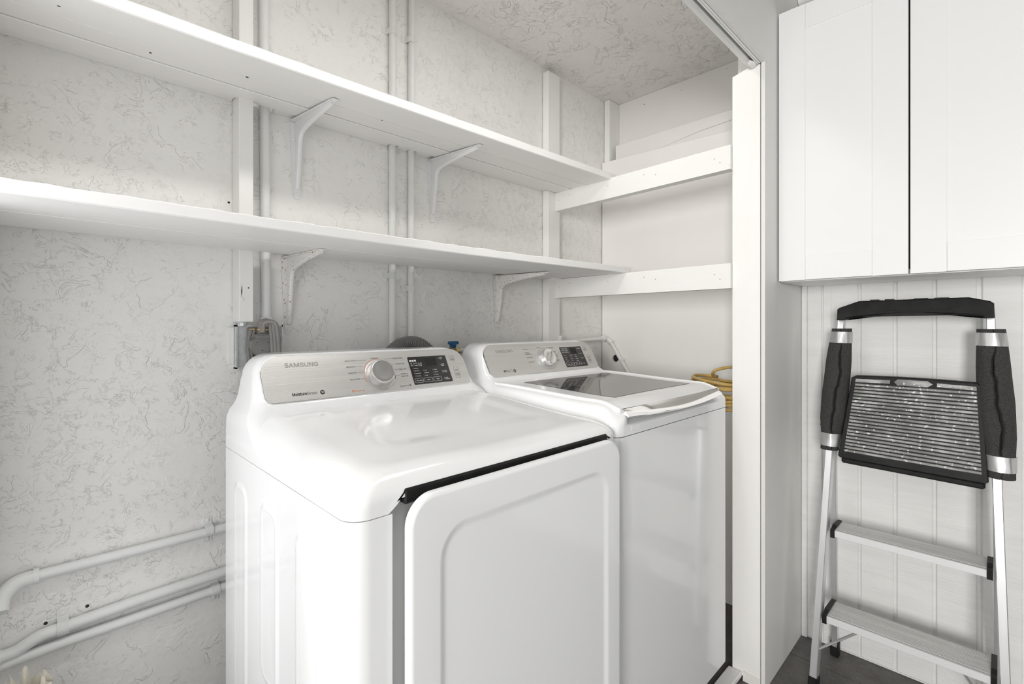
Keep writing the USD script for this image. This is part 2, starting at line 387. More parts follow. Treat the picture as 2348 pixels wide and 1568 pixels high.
struct('trim_3', bx(1.7325, 1.7352, .573, .627, .0, .034), 'rust_stain', 'rust speckled foot of the white jamb post', 'trim', smooth=False)

struct('wall_left', ext(sbox(.5695, 0, YB, ZC).difference(sbox(.695, .355, 1.205, 1.745)), .115, lambda u, v, w: (-.19 + w, u, v)), 'stucco_wall', 'white end wall of the closet just left of the picture', 'wall')
wn = struct('window_1', None, None, 'narrow window in the closet end wall, left of the picture', 'window')
for y0, y1, z0, z1 in ((.695, .712, .355, 1.745), (1.188, 1.205, .355, 1.745), (.712, 1.188, .355, .372), (.712, 1.188, 1.728, 1.745)):
    part(wn, 'window_frame', bx(-.15, -.0765, y0, y1, z0, z1, .003), 'cabinet_white')
# the rest of the room, outside the picture
w_l = sbox(YN, 0, .57, 2.62).difference(sbox(-1.70, .30, .50, 2.35))
wl = struct('wall_left', ext(w_l, .1, lambda u, v, w: (XL - w, u, v)), 'drywall_paint', 'white wall with the wide opening, left of the picture', 'wall')
w_n = sbox(XL, 0, 2.2, 2.62).difference(sbox(-1.4, .0, .8, 2.1))
struct('wall_near', ext(w_n, .1, lambda u, v, w: (u, YN - w, v)), 'garage_wall', 'dark wall behind the camera with a doorway', 'wall')
# ================================================================== studs, rails, shelves
st = thing('wall_stud', 'narrow white wooden stud on the wall left of the thick conduit, ending above the outlet', 'stud', (.403, YB, 1.235))
part(st, 'post', bx(.385, .4205, 1.437, YB - .003, 1.235, ZC, .0015), 'wood_paint_upright', smooth=False)
part(st, 'bolt', cat([lathe([(.011, 0), (.011, .012), (.008, .014)], (.401, 1.468, 1.236), (0, 0, -1), 8), lathe([(.014, 0), (.014, .004)], (.401, 1.468, 1.236), (0, 0, -1), 12)]), 'galvanised', 'galvanised bolt under the stud')
part(st, 'wood_split', ext(Polygon([(.3905, 1.300), (.3925, 1.318), (.3915, 1.335), (.3900, 1.318)]), .0006, lambda u, v, w: (u, 1.4366 + w * .5 - .0002, v)), 'black_gap', smooth=False)
part(st, 'wood_plug', lathe([(.0042, 0), (.004, .002), (.001, .003)], (.3925, 1.437, 1.296), (0, -1, 0), 10), 'caulk')
part(st, 'nail_hole', lathe([(.0018, 0), (.0018, .0006)], (.408, 1.4372, 1.327), (0, -1, 0), 8), 'black_gap')
single('wall_stud', bx(1.671, 1.7535, 1.462, YB - .0035, .05, 2.397, .002), 'wood_paint_upright', 'wide flat white stud on the back wall where the shelf rails end', 'stud', False)
single('wall_stud', bx(2.166, 2.2585, 1.464, YB - .0035, 2.188 - .1, ZC - .001, .002), 'wood_paint_upright', 'short white corner stud under the ceiling above the ledger boards', 'stud', False)


def rail(z0a, z1a, z0b, z1b, label, m):
    pr = Polygon([(1.4615, z0a), (1.4615, z1a), (.6635, z1b), (.6635, z0b)])
    t = thing('shelf_rail', label, 'shelf rail', (1.74, 1.06, z0a), group='shelf rails')
    part(t, 'beam', ext(pr, .037, lambda u, v, w: (1.72 + w, u, v)), m, smooth=False)
    for y, dz in ((1.44, -.03), (1.38, -.02), (1.17, -.025), (1.0, -.02), (.95, -.03), (.72, -.03), (.70, -.045)):
        f = (1.4615 - y) / .798; zt = z1a + (z1b - z1a) * f
        part(t, 'nail_head', lathe([(.0022, 0), (.002, .0008)], (1.7203, y, zt + dz * 1.2), (-1, 0, 0), 8), 'print_light_grey')


rail(1.353, 1.4395, 1.355, 1.4425, 'lower white timber rail from the stud to the jamb, holding the lower shelf end', 'wood_paint_stained')
rail(1.757, 1.8405, 1.771, 1.8555, 'upper white timber rail from the stud to the jamb, holding the upper shelf end', 'wood_paint_stained')


def board(y0, y1, z0f, th, x0, x1, n=40, seed=0, rough=0.0, tilt=False):
    """shelf board along x whose height follows z0f(x); a slightly ragged front edge"""
    r = random.Random(seed); X = np.linspace(x0, x1, n); rings = []
    for x in X:
        za = z0f(x, y0) if tilt else z0f(x); zb = z0f(x, y1) if tilt else za; e = rough * r.uniform(-1, 1); e2 = rough * r.uniform(-.6, .6); c = .0022
        rings.append(np.array([(x, y0 + e2, za + c), (x, y0 + c, za), (x, y1 - c, zb), (x, y1, zb + c), (x, y1, zb + th - c), (x, y1 - c, zb + th), (x, y0 + c, za + th + e), (x, y0 + e * .4, za + th - c + e)]))
    return loft(rings)


zu = lambda x: 1.8125 + .0290 * max(0, (x - .1) / 1.65) ** 1.25 + .0
zt_ = lambda x, y: zu(x) + (1.8425 - zu(x)) * max(0, (y - 1.155) / .315)
zl = lambda x: 1.4300 + .0115 * (x / 1.74) ** 2 - .0035 * math.sin(math.pi * min(1, max(0, x / 1.74)))
su = thing('wall_shelf', 'upper white painted plank shelf nearest the ceiling, held by two brackets', 'shelf', (.9, 1.3, 1.82))
part(su, 'shelf_board', board(1.1550, 1.2820, zt_, .0265, -.0745, 1.757, seed=1, rough=.0006, tilt=True), 'wood_paint')
part(su, 'shelf_board', board(1.2838, 1.3695, lambda x, y: zt_(x, y) + .001, .0255, -.0745, 1.757, seed=2, tilt=True), 'wood_paint')
part(su, 'shelf_board', board(1.3730, 1.4560, lambda x, y: zt_(x, y) - .0008, .0262, -.0745, 1.757, seed=3, tilt=True), 'wood_paint')
for x, y, r in ((.3612, 1.283, .0034), (.7238, 1.2835, .0022), (.0276, 1.232, .003), (.1776, 1.3242, .0025)):
    part(su, 'nail_hole', lathe([(r, 0), (r * .8, .0004)], (x, y, zt_(x, y) + .0003), (0, 0, -1), 10), 'black_gap')
part(su, 'seam_light_stop', board(1.362, 1.382, lambda x: zt_(x, 1.372) + .0272, .006, -.0745, 1.757, seed=9), 'wood_paint')  # added strip, unseen from below, stops light leaking through the rear board seam
part(su, 'seam_light_stop', board(1.272, 1.292, lambda x: zt_(x, 1.282) + .0272, .006, -.0745, 1.757, seed=9), 'wood_paint')  # same added light stop over the front board seam
for xa, xb in ((-.0745, .3835), (.489, .862), (.8955, .938), (.972, 1.669)):
    part(su, 'back_light_stop', bx(xa, xb, 1.4565, 1.4995, 1.848, 1.868, .001), 'wood_paint', smooth=False)  # added filler behind the shelf, keeps light from leaking down the wall
sl = thing('wall_shelf', 'lower white painted plank shelf just above the washer and dryer', 'shelf', (.9, 1.26, 1.43))
part(sl, 'shelf_board', board(1.0800, 1.2500, zl, .0235, -.6, 1.757, n=90, seed=4, rough=.0011), 'wood_paint')
part(sl, 'shelf_board', board(1.2512, 1.4360, zl, .0235, -.0745, 1.757, seed=5), 'wood_paint')


for xa, xb in ((-.0745, .3835), (.489, .862), (.8955, .938), (.972, 1.669)):
    part(sl, 'back_light_stop', bx(xa, xb, 1.4365, 1.4995, 1.439, 1.4535, .001), 'wood_paint', smooth=False)  # added light-blocking filler, set higher so the shelf back reads dark


def bracket(x, zt, h, ln, label, m, yaw=0.0, lean=0.0, slope=0.0):
    t = thing('shelf_bracket', label, 'shelf bracket', (x, YB, zt - h), group='white steel shelf brackets')
    c, s = math.cos(yaw), math.sin(yaw)

    def W(u, v, w):          # u sideways, v out from the wall, w up from the top of the bracket
        uu = u + lean * (-w) / h
        return (x + uu * c + v * s, YB - .0005 + uu * s - v * c, zt + w - slope * v)
    pl = Polygon([(-.021, -.004), (.021, -.004), (.021, -.03), (.0105, -h + .008), (.007, -h), (-.007, -h), (-.0105, -h + .008), (-.021, -.03)])
    a = ext(pl, .0022, lambda u, v, w: W(u, w, v))
    pt = Polygon([(-.021, .004), (.021, .004), (.021, .03), (.011, ln - .012), (.0075, ln), (-.0075, ln), (-.011, ln - .012), (-.021, .03)])
    b = ext(pt, .0022, lambda u, v, w: W(u, v, -.0002 - w))
    prof = [(.001, 0), (ln - .022, -.001), (ln - .022, -.004)]
    inner = [(ln - .022, -.004), (ln * .5, -.016), (.060, -.029), (.040, -.036), (.030, -.046), (.024, -.062), (.014, -.14), (.004, -h + .03)]
    g = np.array(prof[:2] + inner + [(.001, -h + .03)])
    rib = Polygon(g).buffer(.0015)
    r0 = ext(rib, .013, lambda u, v, w: W(w - .0065, u, v))
    rnd = tube(np.array([W(0, u, v) for u, v in fillet(inner, .03, 5)]), .0072, 10)
    p = part(t, 'plate', cat([a, b]), m)
    part(t, 'rib', cat([r0, rnd]), m)
    for u, v, w, d in ((-.012, .0022, -.055, 'f'), (0, .0022, -h + .014, 'f'), (0, ln - .012, -.0024, 'd')):
        o = np.array(W(u, v, w)); ax = np.array(W(u, v + .01, w)) - o if d == 'f' else np.array([0, 0, -1.0])
        part(t, 'screw', lathe([(.0055, 0), (.005, .0016), (.0015, .0022)], o, ax, 12), m)


bracket(.560, 1.8410, .233, .270, 'white steel shelf bracket under the upper shelf near the thick conduit', 'enamel_satin', slope=.070)
bracket(1.055, 1.8410, .229, .282, 'white steel shelf bracket under the upper shelf right of the thin conduits', 'enamel_satin', slope=.046)
bracket(.535, 1.4275, .228, .242, 'rust-speckled white shelf bracket under the lower shelf beside the outlet box', 'bracket_paint', .02)
bracket(1.384, 1.4325, .222, .270, 'rust-speckled white shelf bracket under the lower shelf above the washer', 'bracket_paint', .10)

# ================================================================== pipes and wall fittings


def strap(x, y, z, r, along, m='pipe_paint', both=True, side=-1):
    """saddle clip on a pipe at (x, y, z): along = 'x' or 'z'; the clip's ears lie on the back wall"""
    W = (lambda a, b: (x + a, b)) ; out = []
    R = r + .0012; ang = np.linspace(0, math.pi, 13)
    arc = [(R * math.cos(t), y - R * math.sin(t)) for t in ang]
    for k in range(12):
        (u0, v0), (u1, v1) = arc[k], arc[k + 1]
        out.append((u0, v0, u1, v1))
    ms = []
    path = [(R + .02, YB - .0012), (R + .001, YB - .0012)] + arc + [(-R - .001, YB - .0012), (-R - .02, YB - .0012)]
    if not both:
        path = [p for p in path if True]
        path = ([(R, YB - .004)] + arc + [(-R - .001, YB - .0012), (-R - .02, YB - .0012)]) if side < 0 else ([(R + .02, YB - .0012), (R + .001, YB - .0012)] + arc + [(-R, YB - .004)])
    hw = .0098
    for (u0, v0), (u1, v1) in zip(path[:-1], path[1:]):
        p = np.array((x + u0, v0, z) if along == 'z' else (x, v0, z + u0)); q = np.array((x + u1, v1, z) if along == 'z' else (x, v1, z + u1))
        if np.linalg.norm(q - p) > 1e-5:
            ms.append(beam(p, q, hw * 2, .0024, (0, 0, 1) if along == 'z' else (1, 0, 0), 0))
    heads = [(-R - .012)] if (both or side < 0) else []
    heads += [(R + .012)] if (both or side > 0) else []
    for u in heads:
        o = (x + u, YB - .002, z) if along == 'z' else (x, YB - .002, z + u)
        ms.append(lathe([(.0052, 0), (.0048, .002), (.002, .0034)], o, (0, -1, 0), 12))
    return cat(ms)


t = thing('conduit', 'thick white painted conduit running down the wall into the outlet box', 'pipe', (.468, 1.486, 1.228))
part(t, 'pipe', tube([(.4610, 1.4865, ZC - .001), (.4635, 1.4865, 1.9), (.4690, 1.4865, 1.24)], .0132, 18), 'pipe_paint')
part(t, 'coupling', lathe([(.0165, 0), (.0168, .002), (.0168, .022), (.0150, .024)], (.4690, 1.4835, 1.2245), (0, 0, 1), 18), 'pipe_paint')
for xa, xb, za, zb, lab in ((.879, .878, 2.245, 1.398, 'left one of the two thin white conduits running down the wall'), (.957, .951, 2.246, 1.358, 'right one of the two thin white conduits running down the wall')):
    t = thing('conduit', lab, 'pipe', (xb, 1.487, .3), group='thin vertical conduits')
    part(t, 'pipe', tube([(xa, 1.4872, ZC - .001), ((xa + xb) / 2, 1.4872, 1.4), (xb, 1.4872, .3)], .0118, 16), 'pipe_paint')
    for z in (za, zb):
        part(t, 'pipe_strap', strap(xa + (xb - xa) * .6, 1.4872, z, .0118, 'z', both=False), 'pipe_paint')

t = thing('wall_pipe', 'upper one of the three white pipes on the wall beside the dryer', 'pipe', (.1, 1.485, .675))
part(t, 'pipe', tube(fillet([(.95, 1.4852, .672), (.0, 1.4852, .6755), (-.020, 1.4852, .6755), (-.045, 1.475, .660)], .03), .0118, 16), 'pipe_paint')
part(t, 'pipe_elbow', cat([tube(fillet([(-.004, 1.4852, .6755), (-.036, 1.481, .6750), (-.0560, 1.466, .655), (-.0575, 1.448, .632)], .03, 8), .0150, 18), lathe([(.0168, 0), (.0168, .010)], (.002, 1.4852, .6755), (-1, 0, 0), 18)]), 'pipe_paint')
part(t, 'pipe_strap', strap(.325, 1.4852, .677, .0118, 'x'), 'pipe_paint')
t = thing('wall_pipe', 'middle one of the three white wall pipes, bent downward at its left end', 'pipe', (.1, 1.483, .53))
part(t, 'pipe', tube(fillet([(.95, 1.4840, .592), (.3622, 1.4840, .5555), (.1610, 1.4840, .5515), (.0420, 1.4840, .5445), (.0030, 1.4840, .5440), (-.0360, 1.4840, .5245), (-.0550, 1.4840, .5236), (-.0745, 1.4840, .5232)], .016), .0128, 16), 'pipe_paint')
part(t, 'pipe_strap', strap(.040, 1.4840, .5445, .0128, 'x'), 'pipe_paint')
part(t, 'coupling', tube([(-.054, 1.4840, .5236), (-.0745, 1.4840, .5232)], .0146, 16), 'pipe_paint')
t = thing('wall_pipe', 'lowest one of the three white wall pipes beside the dryer', 'pipe', (.1, 1.486, .51))
part(t, 'pipe', tube([(.95, 1.4862, .522), (.361, 1.4862, .5135), (.161, 1.4862, .5107), (.044, 1.4862, .5098), (-.055, 1.4862, .5045), (-.0745, 1.4862, .502)], .0118, 16), 'pipe_paint')
part(t, 'pipe_strap', strap(.34, 1.4862, .5133, .0118, 'x'), 'pipe_paint')
for x, z, lab in ((1.004, 1.274, 'small white screw anchor in the wall right of the thin conduits'), (1.286, 1.278, 'small white screw anchor in the wall left of the rusty right bracket')):
    single('screw_anchor', cat([lathe([(.006, 0), (.0056, .003), (.0045, .0034), (.0045, .0022), (.0015, .0022)], (x, YB, z), (0, -1, 0), 14), lathe([(.0045, 0), (.0045, .004)], (x + .0065, YB, z), (0, -1, 0), 10)]), 'pipe_paint', lab, 'screw anchor')

# water pipe with elbow, and the blue-handled valve
t = thing('water_pipe', 'thin white water pipe behind the washer, turning down the side wall', 'pipe', (1.7, 1.455, 1.12))
part(t, 'pipe', tube([(1.135, 1.452, 1.127), (1.5, 1.452, 1.140), (2.098, 1.452, 1.157)], .0098, 14), 'pipe_paint')
part(t, 'pipe', tube([(2.1275, 1.435, 1.146), (2.1275, 1.13, .70)], .0098, 14), 'pipe_paint')
part(t, 'pipe_elbow', cat([tube(fillet([(2.088, 1.452, 1.157), (2.1275, 1.454, 1.1575), (2.1275, 1.4265, 1.133)], .022, 8), .0132, 16), lathe([(.0148, 0), (.0148, .012)], (2.086, 1.452, 1.157), (1, 0, 0), 16), lathe([(.0148, 0), (.0148, .012)], (2.1275, 1.4335, 1.1435), (0, -.566, -.824), 16)]), 'pipe_paint')
part(t, 'pipe_clip', cat([bx(1.735, 1.747, 1.440, 1.4615, 1.153, 1.178, .002), lathe([(.005, 0), (.004, .003)], (1.741, 1.44, 1.170), (0, -1, 0), 10)]), 'pipe_paint')
part(t, 'pipe_clip', bx(2.118, 2.1445, 1.352, 1.364, 1.043, 1.058, .002), 'pipe_paint')
t = thing('shutoff_valve', 'brass shutoff valve with a blue tee handle above the dryer right end', 'valve', (1.115, 1.44, 1.10))
part(t, 'valve_body', cat([tube(fillet([(1.100, 1.452, 1.03), (1.100, 1.452, 1.127), (1.14, 1.452, 1.127)], .02), .0115, 14), lathe([(.0155, 0), (.0155, .018)], (1.122, 1.452, 1.127), (1, 0, 0), 8), lathe([(.011, 0), (.012, .004), (.012, .022), (.007, .026)], (1.107, 1.448, 1.122), (0, -.25, 1), 12)]), 'brass')
part(t, 'handle', cat([lathe([(.012, 0), (.0125, .012), (.010, .015)], (1.107, 1.4425, 1.1435), (0, -.25, 1), 14), beam((1.083, 1.439, 1.160), (1.131, 1.439, 1.160), .012, .011, (0, 0, 1), .003), beam((1.107, 1.455, 1.157), (1.107, 1.425, 1.150), .010, .009, (1, 0, 0), .003)]), 'blue_plastic', 'blue plastic tee handle')

# grey corrugated hose behind the dryer
th = np.linspace(-.15, math.pi + .15, 300)
path = np.array([(.895 + .098 * math.cos(a), 1.40, 1.068 + .098 * math.sin(a)) for a in th])
rad = .0215 + .0028 * np.sign(np.sin(np.linspace(0, 2 * math.pi * 46, 300))) * np.abs(np.sin(np.linspace(0, 2 * math.pi * 46, 300))) ** .5
low0 = np.array([(.895 + .098 * math.cos(th[0]), 1.40, z) for z in (.2, .6, 1.0)]); low1 = np.array([(.895 + .098 * math.cos(th[-1]), 1.40, z) for z in (1.0, .6, .2)])
single('drain_hose', tube(np.vstack([low0, path, low1]), np.concatenate([[.022] * 3, rad, [.022] * 3]), 16), 'hose_grey', 'grey corrugated drain hose arching up behind the dryer', 'hose', smooth=20)

# outlet box, plug and cord
t = thing('outlet_box', 'galvanised metal outlet box on the wall behind the dryer corner', 'outlet', (.45, YB, 1.105))
part(t, 'box', cat([bx(.388, .512, 1.478, YB, 1.105, 1.109), bx(.388, .512, 1.478, YB, 1.222, 1.226), bx(.388, .392, 1.478, YB, 1.105, 1.226), bx(.508, .512, 1.478, YB, 1.105, 1.226), bx(.390, .510, 1.486, YB, 1.107, 1.224)]), 'galvanised', smooth=False)
part(t, 'plaster_strip', bx(.374, .3875, 1.494, YB, 1.118, 1.220, .001), 'caulk')
part(t, 'receptacle', cat([lathe([(.033, 0), (.033, .008), (.030, .010)], (.447, 1.486, 1.172), (0, -1, 0), 28), bx(.4165, .478, 1.478, 1.487, 1.119, 1.219, .003)]), 'grey_plastic')
for z in (1.1955, 1.1345):
    part(t, 'screw', lathe([(.0055, 0), (.0052, .002), (.003, .003)], (.4235, 1.478, z), (0, -1, 0), 12), 'chrome')
t = thing('power_cord', 'grey flat dryer power cord with its plug in the outlet box', 'cord', (.46, 1.45, 1.1))
pg = Polygon([(.4262, 1.201), (.4255, 1.190), (.4148, 1.182), (.4143, 1.1645), (.4301, 1.1430), (.4498, 1.1420), (.4610, 1.1545), (.4612, 1.201)])
part(t, 'plug', cat([ext(pg.buffer(-.002).buffer(.002), .034, lambda u, v, w: (u, 1.466 - w, v)), bx(.4258, .4615, 1.4305, 1.466, 1.188, 1.1995, .002), bx(.434, .457, 1.437, 1.462, 1.198, 1.218, .003)]), 'grey_plastic')
for u, v in ((.4282, 1.178), (.4555, 1.178), (.4420, 1.1560)):
    part(t, 'rivet', lathe([(.0013, 0), (.0013, .0004)], (u, 1.4319, v), (0, -1, 0), 8), 'black_gap')
part(t, 'strain_clamp', cat([bx(.4185, .4325, 1.462, 1.474, 1.2085, 1.2170, .0015), bx(.4330, .4580, 1.433, 1.452, 1.2085, 1.2170, .002)]), 'brass', 'brass strain relief clamp')
for k in range(3):
    y = 1.437 - .0075 * k
    pth = fillet([(.4395 + .002 * k, y + .008, 1.206), (.4385 + .002 * k, y + .004, 1.2375 - .001 * k), (.4600 + .0060 * k, y - .006, 1.2400 - .0025 * k), (.4650 + .0062 * k, y - .008, 1.19), (.4685 + .0062 * k, y - .010, 1.12), (.466 + .0062 * k, y - .012, .95), (.46 + .0062 * k, y - .012, .6)], .024, 8)
    part(t, 'cord_wire', tube(pth, .0056, 12), 'grey_cord')
for k in range(2):
    part(t, 'cord_wire', tube(fillet([(.4215 + .008 * k, 1.462, 1.212), (.4185 + .008 * k, 1.468, 1.190), (.4160 + .006 * k, 1.473, 1.165), (.422 + .008 * k, 1.474, 1.12), (.428 + .008 * k, 1.474, .9)], .02, 6), .0056, 12), 'grey_plastic')

# ================================================================== washer and dryer
KP = .55; NP = math.sqrt(1 + KP * KP)
sst = lambda t: (lambda q: q * q * (3 - 2 * q))(min(1.0, max(0.0, t)))


def resample(P, step):
    Q = []
    for i in range(len(P)):
        a, b = P[i], P[(i + 1) % len(P)]; k = max(1, int(round(np.linalg.norm(b - a) / step)))
        Q += [a + (b - a) * j / k for j in range(k)]
    return np.array(Q)


def rr_fixed(x0, x1, y0, y1, r, nc=12, ns=44):
    """rounded rectangle with the same number of points whatever its size, so that rings of it can be lofted"""
    P = rrect(x0, x1, y0, y1, r, nc); m = nc + 1; Q = []
    for k in range(4):
        Q += list(P[k * m:(k + 1) * m]); a, b = P[(k + 1) * m - 1], P[((k + 1) * m) % (4 * m)]
        Q += [a + (b - a) * t for t in np.linspace(0, 1, ns + 2)[1:-1]]
    return np.array(Q)


def cap_mesh(x0, x1, y0, y1, r, z1, Hc, Rs, Rf, Rb, zbot, extra, crown=.004, scoop=None, rgrow=.012):
    O = rr_fixed(x0, x1, y0, y1, r)
    rings = [np.column_stack([O, [zbot(*p) for p in O]]), np.column_stack([O, [max(zbot(*p) + .004, z1 - .004) for p in O]])]
    for a in np.radians([0, 7, 14, 21, 28, 35, 42, 49, 56, 63, 70, 76, 82, 87, 90]):
        k = 1 - math.cos(a); q = rr_fixed(x0 + Rs * k, x1 - Rs * k, y0 + Rf * k, y1 - Rb * k, r + rgrow * k)
        if scoop is not None:
            q = q + np.array([[0, scoop(*p, a)] for p in O])
        z = np.array([z1 + Hc(*qq) * math.sin(a) + extra(*qq) * sst((math.sin(a) - .6) / .4) for qq in q])
        rings.append(np.column_stack([q, z]))
    xa, xb, ya, yb = x0 + Rs, x1 - Rs, y0 + Rf, y1 - Rb; rk = r + rgrow; hw = min(xb - xa, yb - ya) / 2
    for d in np.linspace(0, hw - .004, 46)[1:]:
        q = rr_fixed(xa + d, xb - d, ya + d, yb - d, max(.002, min(rk, (hw - d) * .9)))
        rings.append(np.column_stack([q, [z1 + Hc(*qq) + extra(*qq) + crown * (1 - (1 - d / hw) ** 2) for qq in q]]))
    return loft(rings, cap0=True, cap1=True)


def plate_place(y0, z0):
    return lambda u, v, w: (u, y0 + (KP * v - w) / NP, z0 + (v + KP * w) / NP)


def console(xc, y0, z0, ztop, yback, hw):
    rings = []
    for z, dw, dy in ((z0 - .075, .034, -.050), (z0 - .05, .0335, -.036), (z0 - .035, .032, -.024), (z0 - .022, .027, -.012), (z0 - .010, .018, -.004), (z0, .0125, .003), (z0 + .012, .0085, .003), (z0 + .03, .005, .003), (z0 + .05, .002, .003)):
        rings.append((z, hw + dw, y0 + KP * (z - z0) + dy))
    zr, rr = ztop - .052, .052
    for a in np.radians([0, 15, 30, 45, 58, 70, 79, 85, 90]):
        z = zr + rr * math.sin(a); rings.append((z, hw - (rr * 1.05) * (1 - math.cos(a)), y0 + KP * (z - z0) + .003 + .010 * sst((z - (ztop - .010)) / .010)))
    out = [np.column_stack([rrect(xc - w, xc + w, yf, yback, min(.03, .45 * (yback - yf)), 8), np.full(36, z)]) for z, w, yf in rings]
    return loft(out)


def txt(s, u, v, h, width=None, align='l', bold=False):
    m = meshkit.text_mesh(s, h, .0003, bold)
    w = m.bounds[1][0] - m.bounds[0][0]
    if width:
        m.vertices[:, 0] = (m.vertices[:, 0] - m.bounds[0][0]) * width / w; w = width
    m.vertices[:, 0] += u - {'l': 0, 'c': w / 2, 'r': w}[align]; m.vertices[:, 1] += v
    return m


def frame2d(u0, u1, v0, v1, t, r=.002, h=.0003):
    return ext(Polygon(rrect(u0, u1, v0, v1, r, 4)).difference(Polygon(rrect(u0 + t, u1 - t, v0 + t, v1 - t, max(r - t, .0003), 4))), h, lambda u, v, w: (u, v, w))


def rect2d(u0, u1, v0, v1):
    return bx(u0, u1, v0, v1, 0, .0003)


def arc2d(u, v, r, a0, a1, t):
    A = np.radians(np.linspace(a0, a1, 40)); p = [(u + (r + t / 2) * math.cos(a), v + (r + t / 2) * math.sin(a)) for a in A] + [(u + (r - t / 2) * math.cos(a), v + (r - t / 2) * math.sin(a)) for a in A[::-1]]
    return ext(Polygon(p), .0003, lambda a, b, c: (a, b, c))


def printed(parent, ms, place, w, m):
    me = cat(ms); me.vertices = np.array([place(a, b, w + c) for a, b, c in me.vertices])
    part(parent, 'lettering', me, m, smooth=False)


